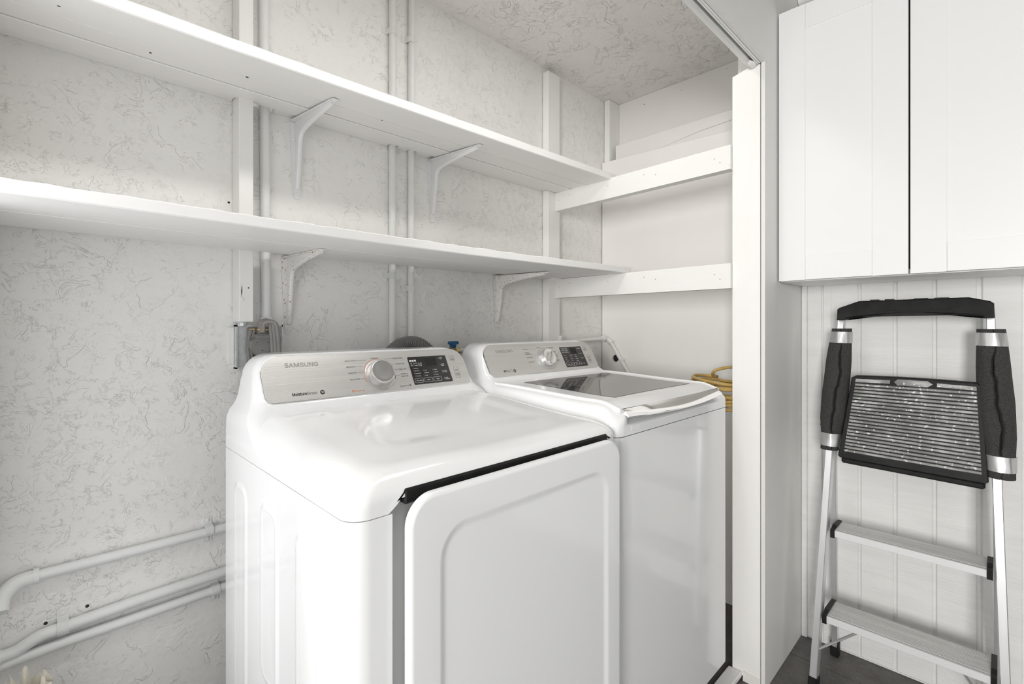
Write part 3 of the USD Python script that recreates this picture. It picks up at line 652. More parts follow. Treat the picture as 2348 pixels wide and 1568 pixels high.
def panel_texts(cp, pl, dx, kind, dv=0.0):
    """display, print and knob of the control panel; dx shifts the dryer's layout to the other machine"""
    U = lambda u: u + dx
    # display
    disp = slab(rrect(U(.7446), U(.8765), .0110, .0957, .003, 4), .0012, lambda u, v, w: pl(u, v + dv, w + .0014), .0004, 2)
    d = part(cp, 'display', disp, 'display_black', 'black display with white lettering')
    W = []
    if kind == 'dryer':
        for k, s in enumerate(('Very Dry', 'More Dry', 'Normal Dry', 'Damp Dry')):
            W += [rect2d(.7530, .7541, .0588 - .0079 * k, .0610 - .0079 * k), txt(s, .7562, .0585 - .0079 * k, .0025)]
        for k, s in enumerate(('High', 'Medium', 'Low')):
            W += [rect2d(.7856, .7867, .0509 - .0079 * k, .0531 - .0079 * k), txt(s, .7888, .0506 - .0079 * k, .0025)]
        for k, s in enumerate(('40 min', '30 min', '20 min')):
            W += [rect2d(.8178, .8189, .0512 - .0079 * k, .0534 - .0079 * k), txt(s, .8212, .0509 - .0079 * k, .0025)]
        for u, v, a, b in ((.8495, .0868, 'Adjust', 'Time'), (.8495, .0650, 'Adjust', 'Signal'), (.8500, .0440, 'Wrinkle', 'Prevent'), (.8490, .0215, 'Mixed', 'Load Bell')):
            W += [rect2d(u - .0013, u - .0002, v - .0008, v + .0020), txt(a, u + .0025, v + .0012, .0027), txt(b, u + .0025, v - .0032, .0027)]
        for u in (.7508, .7588, .7667):
            W += [rect2d(u - .003, u + .003, .0805, .0862)]
        for u in (.7520, .7600, .7680, .7760, .7840):
            W += [frame2d(u - .0022, u + .0022, .0726, .0766, .0005, .0006)]
        W += [txt('Drying', .7480, .0675, .0022), txt('Cooling', .7610, .0675, .0022), txt('Wrinkle', .7745, .0690, .0022), txt('Prevent', .7745, .0658, .0022)]
        btn = ('Dry Level', 'Temp.', 'Time')
    else:
        for k, (a, b, c) in enumerate((('Hot', 'Extra High', 'Extra'), ('Warm', 'High', 'Heavy'), ('Cold', 'Medium', 'Normal'), ('Eco Cool', 'Low', 'Light'))):
            for u, s in ((.7562, a), (.7888, b), (.8212, c)):
                W += [rect2d(u - .0032, u - .0021, .0590 - .0079 * k, .0610 - .0079 * k), txt(s, u, .0586 - .0079 * k, .0022)]
        for u, v, a in ((.8495, .0868, 'Delay End'), (.8495, .0650, 'Soil Level'), (.8500, .0440, 'Pre Soak'), (.8490, .0215, 'Signal')):
            W += [rect2d(u - .0013, u - .0002, v - .0008, v + .0020), txt(a, u + .0025, v - .001, .0023)]
        for v in (.086, .079, .071):
            for k in range(5):
                W += [frame2d(.7505 + .008 * k, .7550 + .008 * k, v, v + .004, .0004, .0006)]
        btn = ('Temp.', 'Spin', 'Soil')
    for k, s in enumerate(btn):
        u0 = .7485 + .0316 * k
        W += [frame2d(u0, u0 + .0275, .0158, .0290, .0005, .002), txt(s, u0 + .0137, .0208, .0032, align='c')]
    for m in W:
        m.vertices[:, 0] += dx; m.vertices[:, 1] += dv
    printed(d, W, pl, .0026, 'print_white')
    lcd = rect2d(.8000, .8385, .0655, .0890) if kind == 'dryer' else rect2d(.802, .8385, .0640, .0900)
    lcd.vertices[:, 0] += dx; lcd.vertices[:, 1] += dv; lcd.vertices = np.array([pl(a, b, c + .00262) for a, b, c in lcd.vertices])
    part(d, 'screen', lcd, 'black_gap', smooth=False)
    # grey print on the steel
    G, B, L, O = [], [], [], []
    L += [txt('SAMSUNG', .4118, .0862, .0105, .0795, bold=True)]
    if kind == 'dryer':
        B += [txt('Moisture', .4166, .0133, .0072, .0330, bold=True), ext(Point(.4867, .0162).buffer(.0056, 24), .0003, lambda u, v, w: (u, v, w))]
        G += [txt('Sensor', .4500, .0133, .0072, .0250)]
        for s, u, v, w in (('HEAVY DUTY', .5602, .0924, .0318), ('BEDDING', .5609, .0753, .0228), ('SANITIZE', .5620, .0581, .0218), ('DELICATES', .5625, .0401, .0266), ('NORMAL', .6339, .0964, .0216),
                           ('PERM PRESS', .6988, .0931, .0308), ('QUICK DRY', .7040, .0757, .0270), ('TIME DRY', .7081, .0591, .0244), ('WRINKLE', .7105, .0451, .0220), ('RELEASE', .7106, .0381, .0217), ('Manual Dry', .6977, .0098, .0270)):
            G.append(txt(s, u, v, .0033, w))
        G.append(rect2d(.7277, .7325, .0094, .0145))
        for u0, u1, v in ((.5935, .6200, .0940), (.5855, .6040, .0770), (.5855, .6035, .0597), (.5915, .6040, .0417), (.6720, .6970, .0948), (.6900, .7020, .0773), (.6945, .7060, .0607), (.6940, .7085, .0435)):
            G.append(rect2d(u0, u1, v, v + .0004))
        O += [arc2d(.6480, .0500, .0445, 58, 205, .0013), rect2d(.5615, .5665, .0080, .0140), txt('Sensor Dry', .5690, .0088, .0034, .0265)]
        B += [arc2d(.6480, .0500, .0445, -20, 42, .0011)]
    else:
        G += [txt('Plus', .4330, .0150, .0052, .0110), frame2d(.4470, .4560, .0130, .0225, .0006, .002)]
        B += [txt('VRT', .4160, .0150, .0062, .0150, bold=True), ext(Point(.4680, .0172).buffer(.0056, 24), .0003, lambda u, v, w: (u, v, w)).difference(ext(Point(.4680, .0172).buffer(.0035, 24), .001, lambda u, v, w: (u, v, w - .0003))) if False else arc2d(.4680, .0172, .0042, 0, 359.9, .0026)]
        for s, u, v, w in (('HEAVY DUTY', .5440, .0925, .0300), ('BEDDING', .5478, .0790, .0220), ('WATERPROOF', .5489, .0735, .0306), ('ACTIVEWEAR', .5489, .0600, .0310), ('DELICATES', .5505, .0425, .0283), ('NORMAL', .6182, .0965, .0198),
                           ('PERM PRESS', .6818, .0945, .0299), ('QUICK WASH', .6868, .0770, .0275), ('RINSE+SPIN', .6857, .0595, .0307), ('SPIN', .7059, .0420, .0108)):
            G.append(txt(s, u, v, .0030, w))
        for u0, u1, v in ((.5770, .6130, .0938), (.6420, .6780, .0960), (.6830, .7030, .0432)):
            G.append(rect2d(u0, u1, v, v + .0004))
        O += [arc2d(.6480, .0500, .0445, 40, 215, .0012)]
    G += [frame2d(.8899, .9070, .0752, .0952, .0005, .003), arc2d(.8985, .0870, .0035, 120, 420, .0006), rect2d(.8982, .8988, .0870, .0912), txt('POWER', .8985, .0788, .0025, align='c'),
          frame2d(.8935, .9110, .0212, .0572, .0005, .003), txt('START', .9023, .0330, .0028, align='c'), txt('PAUSE', .9023, .0275, .0028, align='c'), frame2d(.8978, .9010, .0430, .0480, .0005, .0004), rect2d(.9032, .9040, .0430, .0480), rect2d(.9052, .9060, .0430, .0480)]
    for ms, m in ((L, 'print_light_grey'), (G, 'print_grey'), (B, 'print_black'), (O, 'print_orange' if kind == 'dryer' else 'print_blue')):
        for q in ms:
            q.vertices[:, 0] += dx; q.vertices[:, 1] += dv
        printed(cp, ms, pl, .0015, m)
    wl_ = [ext(Polygon([(.4846, .0140), (.4846, .0190), (.4853, .0190), (.4853, .0172), (.4862, .0172), (.4862, .0140), (.4856, .0140), (.4856, .0166), (.4853, .0166), (.4853, .0140)]), .0003, lambda u, v, w: (u, v, w)), arc2d(.4886, .0168, .0017, 0, 359, .0007)] if kind == 'dryer' else []
    if wl_:
        printed(cp, wl_, pl, .0019, 'print_white')
    return U


def knob(root, pl, u, v, kind):
    o = np.array(pl(u, v, .0014)); ax = np.array(pl(u, v, 1)) - np.array(pl(u, v, 0))
    k = part(root, 'dial', lathe([(.0420, 0), (.0420, .0022), (.0405, .0030), (.0335, .0030)], o, ax, 48), 'steel_ring')
    g = .0335 if kind == 'dryer' else .0330
    part(k, 'dial_grip', lathe([(g, .003), (g, .006), (g - .0004, .0080), (g, .0095), (g - .0005, .0175), (g - .0020, .0212), (g - .0040, .0218), (g - .012, .0211), (g - .024, .0204), (.0005, .0202)], o, ax, 56), 'knob_metal')
    if kind == 'dryer':
        tk = []
        for a in (118, 135, 152, 169, 186):
            c, s = math.cos(math.radians(a)), math.sin(math.radians(a)); b = bx(.0355, .0395, -.0006, .0006, 0, .0003)
            b.vertices = np.array([pl(u + p * c - q * s, v + p * s + q * c, w + .0046) for p, q, w in b.vertices]); tk.append(b)
        part(k, 'tick_mark', cat(tk), 'print_white', smooth=False)
    else:
        pv = lambda p, q, w: pl(u + p * .643 - q * .766, v + p * .766 + q * .643, .0208 + w)
        for s in (-1, 1):
            part(k, 'pointer_wing', ext(Polygon([(.026, 0), (.012, .011 * s), (-.026, .0105 * s), (-.026, .0055 * s), (.010, .0035 * s)] if s > 0 else [(.026, 0), (.010, .0035 * s), (-.026, .0055 * s), (-.026, .0105 * s), (.012, .011 * s)]), .006, pv), 'steel_ring', smooth=False)


# ---- dryer
X0, X1, YF, YR = .312, .990, .642, 1.300
dr = thing('dryer', 'white front-loading dryer with a square door and steel control panel, left of the washer', 'dryer', ((X0 + X1) / 2, .97, 0))
o = rrect(X0, X1, YF, YR, .034, 12)
prism = Polygon(o).difference(sbox(.3795, YF - .1, .951, YF + .042))
body = ext(prism, .9420 - .03, lambda u, v, w: (u, v, .03 + w))
part(dr, 'cabinet', body, 'enamel_white')
emb = []
for ya, yb in ((.736, .845), (.920, 1.027), (1.104, 1.205)):
    rg = []
    for d, h in ((0, 0), (.004, .0006), (.008, .0020), (.012, .0026), (.016, .0026), (.022, .0016)):
        q = rrect(ya + d, yb - d, .18 + d, .887 - d, [.045, .045, .05, .022], 8) if False else rrect(ya + d, yb - d, .536 + d if ya > .9 and ya < 1.0 else .14 + d, .887 - d, max(.004, .040 - d), 8)
        rg.append(np.array([(X0 - h, a, b) for a, b in q]))
    emb.append(loft(rg, cap0=False))
part(dr, 'side_embossing', cat(emb), 'enamel_white', smooth=50)
part(dr, 'side_seam', bx(X0 - .0006, X0 + .001, .6755, .6775, .05, .938), 'enamel_satin')
for x in (.35, .95):
    for y in (.70, 1.24):
        part(dr, 'foot', lathe([(.022, 0), (.022, .015), (.012, .018), (.012, .035)], (x, y, 0.012), (0, 0, 1), 16), 'grey_plastic')


def d_zbot(x, y):
    return .9432 + (.0250 * sst((x - .374) / .030) * sst((.962 - x) / .026) if y < .66 else 0)


def d_Hc(x, y):
    return .040 + .030 * sst((y - .66) / .50)


def d_ex(x, y):
    xb = .432 + .028 * sst((y - .8) / .4)
    sL = sst((x - xb) / .055) * sst((.885 - x) / .055); sy = sst((y - .755) / .060); sR = sst((x - .46) / .22) * sst((.86 - x) / .22)
    return -.0042 * sL * (sy + (1 - sy) * sR)


part(dr, 'top_cover', cap_mesh(X0, X1, YF, YR, .034, .962, d_Hc, .070, .055, .03, d_zbot, d_ex), 'enamel_white', smooth=50)
part(dr, 'top_seam', ext(Polygon(rrect(X0 + .0015, X1 - .0015, YF + .046, YR - .0015, .03, 6)), .006, lambda u, v, w: (u, v, .939 + w)), 'print_light_grey')
part(dr, 'console', console(.6515, 1.137, 1.050, 1.1565, YR, .3045), 'enamel_white', smooth=45)
PD = plate_place(1.137, 1.050)
trim = slab(rrect(.3567, .9443, -.0004, .1174, [.019, .019, .045, .045], 10), .0048, lambda u, v, w: PD(u, v, w - .0040), .001, 2)
part(dr, 'panel_trim', trim, 'chrome')
cp = part(dr, 'control_panel', slab(rrect(.3575, .9435, .0005, .1165, [.0185, .0185, .0445, .0445], 10), .0052, lambda u, v, w: PD(u, v, w - .0038), .0005, 2), 'brushed_steel')
panel_texts(cp, PD, 0.0, 'dryer')
knob(dr, PD, .6485, .0515, 'dryer')


def door(x0, x1, z0, z1, yb, th):
    """a thin rounded door leaf on a smaller inner body, with a softly recessed panel"""
    rg = []; r = .046; e = .0085; lip = .019
    P = lambda d, w, rr: np.array([(u, yb - w, v) for u, v in rrect(x0 + d, x1 - d, z0 + d, z1 - d, rr, 14)])
    rg += [P(.048, 0, .02), P(.048, th - lip - .001, .02), P(.040, th - lip, .02), P(.006, th - lip + .0005, r - .006)]
    for a in np.radians([-50, -20, 0]):
        rg.append(P(e * .6 * (1 - math.cos(a)), th - lip + .007 + .007 * math.sin(a), r))
    rg.append(P(0, th - e, r))
    for a in np.radians([15, 30, 45, 60, 75, 90]):
        rg.append(P(e * (1 - math.cos(a)), th - e + e * math.sin(a), r - e * (1 - math.cos(a))))
    Q = lambda d, w: np.array([(u, yb - w, v) for u, v in rrect(x0 + .053 + d, x1 - .048 - d, z0 + .055 + d, z1 - .055 - d, max(.012, .056 - d), 14)])
    rg += [P(.030, th + .0002, r - .02), Q(0, th + .0002), Q(.003, th - .0002), Q(.007, th - .0014), Q(.011, th - .0028), Q(.015, th - .0036), Q(.019, th - .0038), Q(.04, th - .0038), Q(.08, th - .0034)]
    return loft(rg)


dd = part(dr, 'door', door(.3875, .9445, .105, .9700, .668, .061), 'enamel_white', smooth=40)
part(dr, 'door_gap', bx(.380, .9505, .6845, .688, .06, .972), 'enamel_satin')
part(dr, 'door_gap_shade', bx(.400, .940, .640, .684, .950, .9740, .003), 'black_plastic', 'black strip standing in for shade above the door')  # dark strip paints the shade of the gap between cover and door

# ---- washer
WX, WY, WZ = .682, .012, .006
A0, A1, BF, BR = .9945, 1.6755, .652, 1.312
ws = thing('washer', 'white top-loading washer with a dark glass lid and chrome handle, right of the dryer', 'washer', ((A0 + A1) / 2, .98, 0))
part(ws, 'cabinet', ext(Polygon(rrect(A0, A1, BF, BR, .034, 10)), .948 - .095, lambda u, v, w: (u, v, .0965 + w)), 'enamel_white', smooth=40)
part(ws, 'base', bx(A0 + .03, A1 - .03, BF + .05, BR - .02, .045, .097), 'black_gap')
for x in (A0 + .06, A1 - .06):
    for y in (BF + .07, BR - .06):
        part(ws, 'foot', lathe([(.024, 0), (.024, .015), (.012, .018), (.012, .045)], (x, y, 0.012), (0, 0, 1), 16), 'grey_plastic')
part(ws, 'top_seam', ext(Polygon(rrect(A0 + .0015, A1 - .0015, BF + .0015, BR - .0015, .032, 6)), .006, lambda u, v, w: (u, v, .9475 + w)), 'print_grey')
def lid_z(y):
    return 1.0445 - .012 * sst((1.12 - y) / .38) - .024 * sst((.745 - y) / .11) ** 1.3


w_H = lambda x, y: lid_z(max(y, .664)) - .0065 - .974


def w_scoop(x, y, a):
    if y > BF + .01:
        return 0.0
    return .030 * sst((x - 1.050) / .012) * sst((1.618 - x) / .012) * sst(math.degrees(a) / 20) * (1 - sst((math.degrees(a) - 60) / 30))


part(ws, 'top_cover', cap_mesh(A0, A1, BF, BR, .034, .974, w_H, .045, .030, .03, lambda x, y: .9515, lambda x, y: -.000 * sst((x - 1.03) / .02) * sst((1.64 - x) / .02), .0005, w_scoop), 'enamel_white', smooth=50)
part(ws, 'console', console(.6515 + WX, 1.137 + WY, 1.050 + WZ, 1.1635, BR, .3045), 'enamel_white', smooth=45)
PW = plate_place(1.137 + WY, 1.050 + WZ)
part(ws, 'panel_trim', slab(rrect(.3567 + WX, .9443 + WX, -.0004, .1174, [.019, .019, .045, .045], 10), .0048, lambda u, v, w: PW(u, v, w - .0040), .001, 2), 'chrome')
cw = part(ws, 'control_panel', slab(rrect(.3575 + WX, .9435 + WX, .0005, .1165, [.0185, .0185, .0445, .0445], 10), .0052, lambda u, v, w: PW(u, v, w - .0038), .0005, 2), 'brushed_steel')
panel_texts(cw, PW, WX, 'washer')
knob(ws, PW, .6485 + WX, .0525, 'washer')


LX0, LX1 = 1.036, 1.6345
ysl = np.concatenate([[1.143, 1.132, 1.110], np.linspace(1.09, .76, 14), np.linspace(.75, .669, 9)]); rl = []
for y in ysl:
    z = lid_z(y); q = []; i = 0.0
    xa, xb = LX0 + i, LX1 - i; n = 26
    q += [(xa, y, z - .010), (xa, y, z - .004), (xa + .0015, y, z - .0012), (xa + .004, y, z)]
    q += [(xa + .009, y, z), (xa + .014, y, z - .004)]
    for k in range(1, n):
        s = k / n; q.append((xa + .014 + (xb - xa - .028) * s, y, z - .004 + .0015 * math.sin(math.pi * s)))
    q += [(xb - .014, y, z - .004), (xb - .009, y, z), (xb - .004, y, z), (xb - .0015, y, z - .0012), (xb, y, z - .004), (xb, y, z - .010)]
    rl.append(np.array(q))
lid = part(ws, 'lid', loft(rl), 'enamel_white', smooth=35)
gx = np.linspace(1.118, 1.572, 30); gr = []
for y in np.linspace(1.083, .738, 24):
    gr.append(np.array([(x, y, lid_z(y) - .004 + .0015 * math.sin(math.pi * (x - LX0) / (LX1 - LX0)) + .0007) for x in gx]))
part(lid, 'lid_glass', loft(gr, False, False, closed=False), 'lid_glass', 'dark tinted glass of the lid', smooth=True)
hr = []
for k in range(41):
    s = k / 40; x = 1.047 + .570 * s; b = math.sin(math.pi * s); y0 = .670; zt = lid_z(.670) - .0012
    wd = .020 + .018 * b; th_ = .0035 + .004 * b
    prof = [(y0 + .010, zt - .006), (y0 + .001, zt - .001), (y0 - .002, zt - .0004), (y0 - wd * .55, zt - .007 - .004 * b), (y0 - wd * .9, zt - .013 - .006 * b), (y0 - wd, zt - .0165 - .006 * b), (y0 - wd * .92, zt - .0195 - .006 * b), (y0 - wd * .55, zt - .016 - .005 * b), (y0, zt - .011)]
    hr.append(np.array([(x, a, c) for a, c in prof]))
part(lid, 'handle', loft(hr), 'chrome', 'curved chrome lid handle', smooth=45)
part(ws, 'badge', bx(1.062, 1.100, .6512, .6525, .961, .971, .0008), 'enamel_satin')

# ================================================================== wall cabinet
cb = thing('wall_cabinet', 'white shaker wall cabinet with two doors above the stepladder', 'cabinet', (2.0, .1, 1.378))
part(cb, 'body', cat([bx(1.884, 2.150, .535, .5515, 1.378, 2.322, .001), bx(1.884, 2.150, -.175, -.158, 1.378, 2.322, .001), bx(1.884, 2.150, -.158, .535, 1.378, 1.396), bx(1.884, 2.150, -.158, .535, 2.304, 2.322), bx(2.140, 2.150, -.158, .535, 1.39, 2.31)]), 'cabinet_white', smooth=False)
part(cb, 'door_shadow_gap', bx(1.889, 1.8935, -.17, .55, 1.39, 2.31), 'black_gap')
for ya, yb in ((.1975, .5515), (-.175, .1925)):
    dp = part(cb, 'door', bx(1.8630, 1.878, ya + .075, yb - .075, 1.450, 2.250), 'cabinet_white', smooth=False)
    part(dp, 'stile', bx(1.860, 1.8805, yb - .0815, yb, 1.380, 2.320, .0006), 'cabinet_white', smooth=False)
    part(dp, 'stile', bx(1.860, 1.8805, ya, ya + .0880, 1.380, 2.320, .0006), 'cabinet_white', smooth=False)
    part(dp, 'door_rail', bx(1.8603, 1.8805, ya + .0883, yb - .0818, 1.381, 1.4640, .0005), 'cabinet_white', smooth=False)
    part(dp, 'door_rail', bx(1.8603, 1.8805, ya + .0883, yb - .0818, 2.2365, 2.319, .0005), 'cabinet_white', smooth=False)
single('ceiling_pipe', tube([(2.118, .555, 2.490), (2.118, -1.6, 2.490)], .022, 18), 'pipe_paint', 'white pipe along the wall above the cabinet', 'pipe')

# ================================================================== closet door track
t = thing('door_track', 'white sliding door track under the closet header', 'track', (.6, .591, 2.107))
part(t, 'channel', cat([bx(-.074, 1.733, .5905, .6115, 2.108, 2.136, .001), bx(-.074, 1.733, .5705, .5765, 2.108, 2.136, .001), bx(-.074, 1.733, .5765, .5905, 2.128, 2.136), bx(-.074, 1.733, .5885, .5905, 2.104, 2.110), bx(-.074, 1.733, .5765, .5785, 2.104, 2.110)]), 'pipe_paint', smooth=False)
bl = trimesh.creation.icosphere(3, 1.0); bl.vertices = np.array([1.712, .590, 2.103]) + bl.vertices * [.024, .011, .008] * (0.75 + .6 * meshkit.fbm(bl.vertices * 2.4 + 5, 4))[:, None]
part(t, 'caulk_lump', bl, 'caulk', 'lump of white caulk at the track end')

# ================================================================== stepladder
RX = lambda z: 1.860 + .13 * z
ld = thing('stepladder', 'folded aluminium stepladder with foam-wrapped rails leaning under the wall cabinet', 'stepladder', (1.95, .22, 0))
YLf = lambda z: .4495 - .026 * min(z, .78) / .78 - max(0, z - .78) * .050
YRf = lambda z: -.0135 + .0235 * min(z, .78) / .78 + max(0, z - .78) * .030
for Y in (YLf, YRf):
    a, b = (RX(0.02) + .021, Y(.02), .02), (RX(.80) + .021, Y(.80), .80); c = (RX(1.26) + .021, Y(1.26), 1.26)
    part(ld, 'front_rail', cat([beam(a, b, .0215, .042, (0, 1, 0), .002), beam(b, c, .0205, .030, (0, 1, 0), .002)]), 'aluminium', smooth=False)
    part(ld, 'rail_foot', beam((RX(0) + .0205, Y(0), .0), (RX(.03) + .021, Y(.03), .035), .026, .048, (0, 1, 0), .003), 'black_plastic', smooth=False)
for y0, y1 in ((.435, .420), (.006, .012)):
    part(ld, 'rear_rail', beam((2.112, y0, .03), (2.012, y1, .90), .018, .026, (0, 1, 0), .0015), 'aluminium', smooth=False)
    part(ld, 'rear_foot', bx(2.098, 2.128, y0 - .0135, y0 + .0135, 0, .055, .003), 'black_plastic', smooth=False)
part(ld, 'rear_bar', beam((2.092, .42, .19), (2.092, .01, .19), .018, .004, (0, 0, 1), .001), 'aluminium', smooth=False)
for zt, y0, y1, xf, xb, ln in ((.529, .4005, .0285, 1.929, 2.030, 'upper'), (.247, .4160, .0200, 1.892, 2.015, 'lower')):
    N = 15; top = []
    for k in range(N):
        xa = xf + .012 + (xb - xf - .014) * k / N; w_ = (xb - xf - .014) / N
        top += [(xa, zt - .0006), (xa + .12 * w_, zt + .0006), (xa + .75 * w_, zt + .0006), (xa + .88 * w_, zt - .0006)]
    pr = Polygon([(xf, zt - .022), (xf, zt - .003), (xf + .003, zt)] + top + [(xb, zt), (xb, zt - .012), (xb - .003, zt - .012), (xb - .003, zt - .004), (xf + .004, zt - .004), (xf + .004, zt - .022)])
    s = part(ld, 'step', ext(pr, y0 - y1, lambda u, v, w: (u, y1 + w, v)), 'aluminium_tread', smooth=False)
    part(s, 'step_lip', bx(xf - .0012, xf + .0015, y1 + .001, y0 - .001, zt - .0225, zt - .0012, .0006), 'aluminium_lip', smooth=False)
    for ye, sg in ((y0, 1), (y1, -1)):
        cpz = Polygon([(xf - .004, zt - .026), (xf - .004, zt + .002), (xf + .022, zt + .0025), (xf + .030, zt + .010), (xb - .010, zt + .0045), (xb + .004, zt + .004), (xb + .004, zt - .016), (xf + .03, zt - .026)])
        part(s, 'end_cap', ext(cpz, .0125, lambda u, v, w: (u, ye - .002 + w if sg > 0 else ye - .0105 + w, v)), 'black_plastic', smooth=False)
for ys, ye in ((.437, .345), (.002, .085)):
    part(ld, 'brace_rod', tube([(1.888, ys, .128), (2.004, ye, .174), (2.03, ye - (.01 if ye > .2 else -.01), .19)], .0042, 8), 'aluminium_tread')

# platform
PLX = lambda z: RX(z) - .002
pv = lambda y, z, w: (PLX(z) - w, y, z)
yl = lambda z: .3955 - .0345 * (z - .775) / .28
yr = lambda z: .0270 + .0155 * (z - .765) / .286


def py(s, f):      # point on the platform: s 0..1 from left to right, f 0..1 from bottom to top
    z = .7735 + .2835 * f; z -= 0.004 * (2 * s - 1) ** 2 * f + .008 * s * (1 - f)
    return yl(z) + (yr(z) - yl(z)) * s, z


out = [py(0, .02), py(.02, 0)] + [py(s, 0) for s in np.linspace(.1, .9, 9)] + [py(.98, 0), py(1, .02)] + [py(1, f) for f in np.linspace(.1, .9, 9)] + [py(1, .975), py(.97, 1)] + [py(s, 1) for s in np.linspace(.9, .1, 9)] + [py(.03, 1), py(0, .975)] + [py(0, f) for f in np.linspace(.9, .1, 9)]
out = np.array([(-a, b) for a, b in out])
pvn = lambda u, v, w: pv(-u, v, w)
pf = part(ld, 'platform', slab(out, .030, lambda u, v, w: pvn(u, v, w - .026), .004, 3), 'black_plastic')
NR = 21
for k in range(NR):
    f0 = .085 + .835 * k / NR; f1 = f0 + .835 / NR * .67
    sL, sR = .040, .965
    A = [py(sL, f0), py(sR, f0), py(sR, f1), py(sL, f1)]
    m = loft([np.array([pv(*p, -.002) for p in A]), np.array([pv(*p, .0050) for p in A]), np.array([pv(p[0] + (-.0015 if i in (0, 3) else .0015), p[1] + (.0015 if i < 2 else -.0015), .0066) for i, p in enumerate(A)])])
    part(pf, 'tread_rib', m, 'tread_splattered', smooth=False)
A = [py(.36, .945), py(.39, .908), py(.62, .908), py(.66, .945), py(.62, .978), py(.39, .978)]
part(pf, 'nameplate', slab(np.array([(-a, b) for a, b in A]), .007, pvn, .0015, 2), 'tread_splattered')
for s0, s1 in ((.04, .33), (.69, .965)):
    A = [py(s0, .922), py(s1, .922), py(s1 - .0 if s0 < .5 else s1, .962), py(s0, .962)]
    part(pf, 'tread_rib', loft([np.array([pv(*p, -.002) for p in A]), np.array([pv(*p, .0060) for p in A])]), 'tread_splattered', smooth=False)
part(pf, 'under_lip', beam((PLX(.765) + .016, .386, .7660), (PLX(.755) + .016, .034, .7575), .020, .030, (0, 0, 1), .005), 'black_plastic')

# handle
hx = 2.004
H = Polygon([(.4065, 1.243), (.4065, 1.281), (.400, 1.287), (.345, 1.3085), (.071, 1.3105), (.024, 1.297), (.0165, 1.290), (.0150, 1.247), (.036, 1.2460), (.040, 1.252), (.070, 1.2575), (.345, 1.2545), (.378, 1.2495), (.383, 1.2435)])
hd = part(ld, 'handle', cat([slab(np.array([(-a, b) for a, b in list(H.exterior.coords)[:-1]])[::-1], .056, lambda u, v, w: (hx + .052 - w + (v - 1.27) * .22, -u, v), .004, 3)]), 'black_plastic')
ins = Polygon([(.338, 1.3045), (.072, 1.3065), (.095, 1.2840), (.120, 1.2765), (.305, 1.2735)])
part(hd, 'handle_inset', slab(np.array([(-a, b) for a, b in list(ins.exterior.coords)[:-1]])[::-1], .0022, lambda u, v, w: (hx - .0030 - w + (v - 1.27) * .22 - .0006, -u, v), .0008, 2), 'black_plastic')
for y0, y1 in ((.315, .290), (.275, .250), (.20, .165), (.15, .115)):
    part(hd, 'tray_slot', bx(hx + .012, hx + .042, y1, y0, 1.3085, 1.3125, .001), 'display_black')


def foam(zs, rads, Y, seed, seam_deg, crack):
    rings = []; M = 150; ks = 110
    zz = np.linspace(zs[0], zs[-1], ks)
    for i, z in enumerate(zz):
        r = np.interp(z, zs, rads); c = np.array([RX(z) + .018, Y(z), z]); f = i / (ks - 1)
        sa = math.radians(seam_deg) + .13 * math.sin(9 * f + seed) + .07 * math.sin(23 * f) + .03 * math.sin(61 * f)
        wd = crack(f); ring = []
        for a in np.linspace(0, 2 * math.pi, M, endpoint=False):
            d = abs((a - sa + math.pi) % (2 * math.pi) - math.pi)
            q = r * (1 + .022 * math.sin(5 * a + 7 * f + seed) * math.sin(6 * f)) - wd * .020 * math.exp(-(d / (.035 + .045 * wd ** 2)) ** 2)
            ring.append(c + q * np.array([math.cos(a), math.sin(a), 0]))
        rings.append(np.array(ring))
    rings = [rings[0] * .45 + rings[0].mean(0) * .55 + [0, 0, .004]] + rings + [rings[-1] * .45 + rings[-1].mean(0) * .55 - [0, 0, .004]]
    return loft(rings)


for Y, zs, rads, sd, seam, ln in ((lambda z: .3985 + (1.213 - z) * .062, [.792, .83, .90, .98, 1.10, 1.214], [.0270, .0285, .037, .0395, .0375, .0295], 2, 195, 'left'),
                                  (lambda z: .0235 - (1.213 - z) * .050, [.786, .83, .90, 1.0, 1.10, 1.214], [.0305, .0325, .0385, .0400, .0375, .0315], 5, 187, 'right')):
    fm = part(ld, 'foam_grip', foam(zs, rads, Y, sd, seam, lambda f: .25 + .75 * sst((f - .05) / .2) * sst((.93 - f) / .2)), 'foam_black', ln + ' black foam sleeve')
    for z0, z1 in ((1.164, 1.203), (.806, .850)):
        rg = []
        for z in np.linspace(z0, z1, 7):
            r = np.interp(z, zs, rads) + .0014; c = np.array([RX(z) + .018, Y(z), z])
            rg.append(np.array([c + (r + .0007 * math.sin(7 * a + 40 * z + sd)) * np.array([math.cos(a), math.sin(a), .02 * math.sin(a)]) for a in np.linspace(0, 2 * math.pi, 48, endpoint=False)]))
        part(fm, 'tape_band', loft(rg), 'duct_tape', 'band of silver duct tape', smooth=60)
    if ln == 'left':
        part(fm, 'foam_flap', ext(Polygon([(.446, .905), (.4545, .870), (.444, .876)]), .006, lambda u, v, w: (RX(v) + .01 + w, u, v)), 'foam_black')

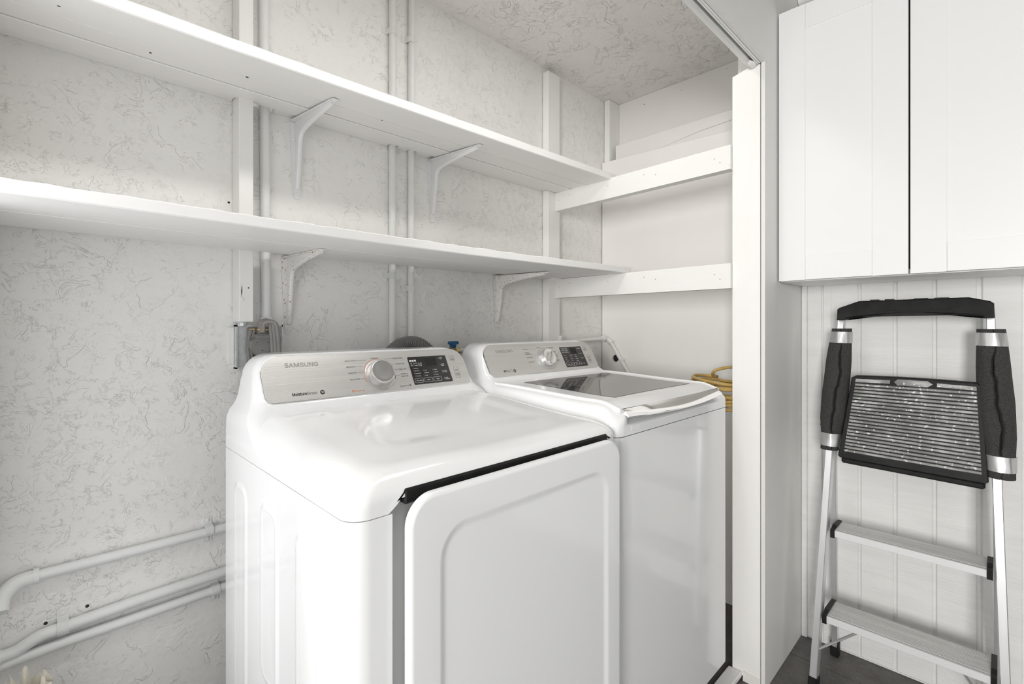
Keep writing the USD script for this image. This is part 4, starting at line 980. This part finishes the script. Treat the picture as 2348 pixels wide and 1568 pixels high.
# ================================================================== coiled yellow hose, bag
ch = []
for k, (a, b, z, tl, ph) in enumerate(((.085, .112, 1.019, .05, .1), (.095, .122, 1.005, .03, .6), (.098, .126, .991, -.03, 1.1), (.092, .124, .977, .06, 1.9), (.100, .120, .964, -.05, 2.4), (.094, .126, .951, .03, 3.0), (.098, .122, .938, .02, 3.3), (.096, .124, .926, -.02, 3.9))):
    for q in np.linspace(0, 2 * math.pi, 40, endpoint=False):
        ch.append((1.865 + a * math.cos(q + .4), .768 + .8 * b * math.sin(q + .4), z + .5 * tl * math.sin(q + ph) * .4 - .013 * q / (2 * math.pi)))
ch = np.array(ch)
lead = fillet([(2.02, .70, 1.055), (1.935, .755, 1.062), (1.89, .795, 1.048), (1.92, .81, 1.024), tuple(ch[0])], .03, 6)
tail = fillet([tuple(ch[-1]), (1.76, .74, .80), (1.76, .76, .30), (1.80, .85, .02)], .08, 8)
ht = thing('garden_hose', 'coiled yellow hose hanging behind the jamb right of the washer', 'hose', (1.9, .72, .02))
part(ht, 'coil', tube(np.vstack([lead[:-1], ch, tail[1:]]), .0062, 10), 'yellow_hose', smooth=True)
part(ht, 'hose_end', tube(fillet([(1.700, .880, 1.006), (1.715, .835, 1.000), (1.745, .790, .985), tuple(ch[17])], .03, 6), .0055, 10), 'yellow_hose', smooth=True)
part(ht, 'hanger_hook', cat([tube(fillet([(1.765, .664, 1.00), (1.79, .672, 1.00), (1.835, .72, .915), (1.85, .75, .93)], .03, 6), .004, 8)]), 'galvanised')

g = []
for i, z in enumerate(np.linspace(.0, .546, 30)):
    f = i / 29; r0 = .10 + .035 * math.sin(math.pi * min(1, f * 1.15)) - .055 * sst((f - .72) / .16) + .03 * sst((f - .9) / .1)
    A = np.linspace(0, 2 * math.pi, 72, endpoint=False)
    rr = r0 * (1 + (.05 + .16 * sst((f - .7) / .3)) * np.sin(11 * A + 3 * f) + .05 * np.sin(5 * A + 8 * f))
    g.append(np.column_stack([-.018 + rr * .42 * np.cos(A), 1.30 + rr * .5 * np.sin(A), z + .012 * f ** 4 * np.sin(9 * A)]))
single('cloth_bag', loft(g, True, False), 'cloth_cream', 'crumpled cream cloth bag top at the bottom left corner below the pipes', 'bag', smooth=60)
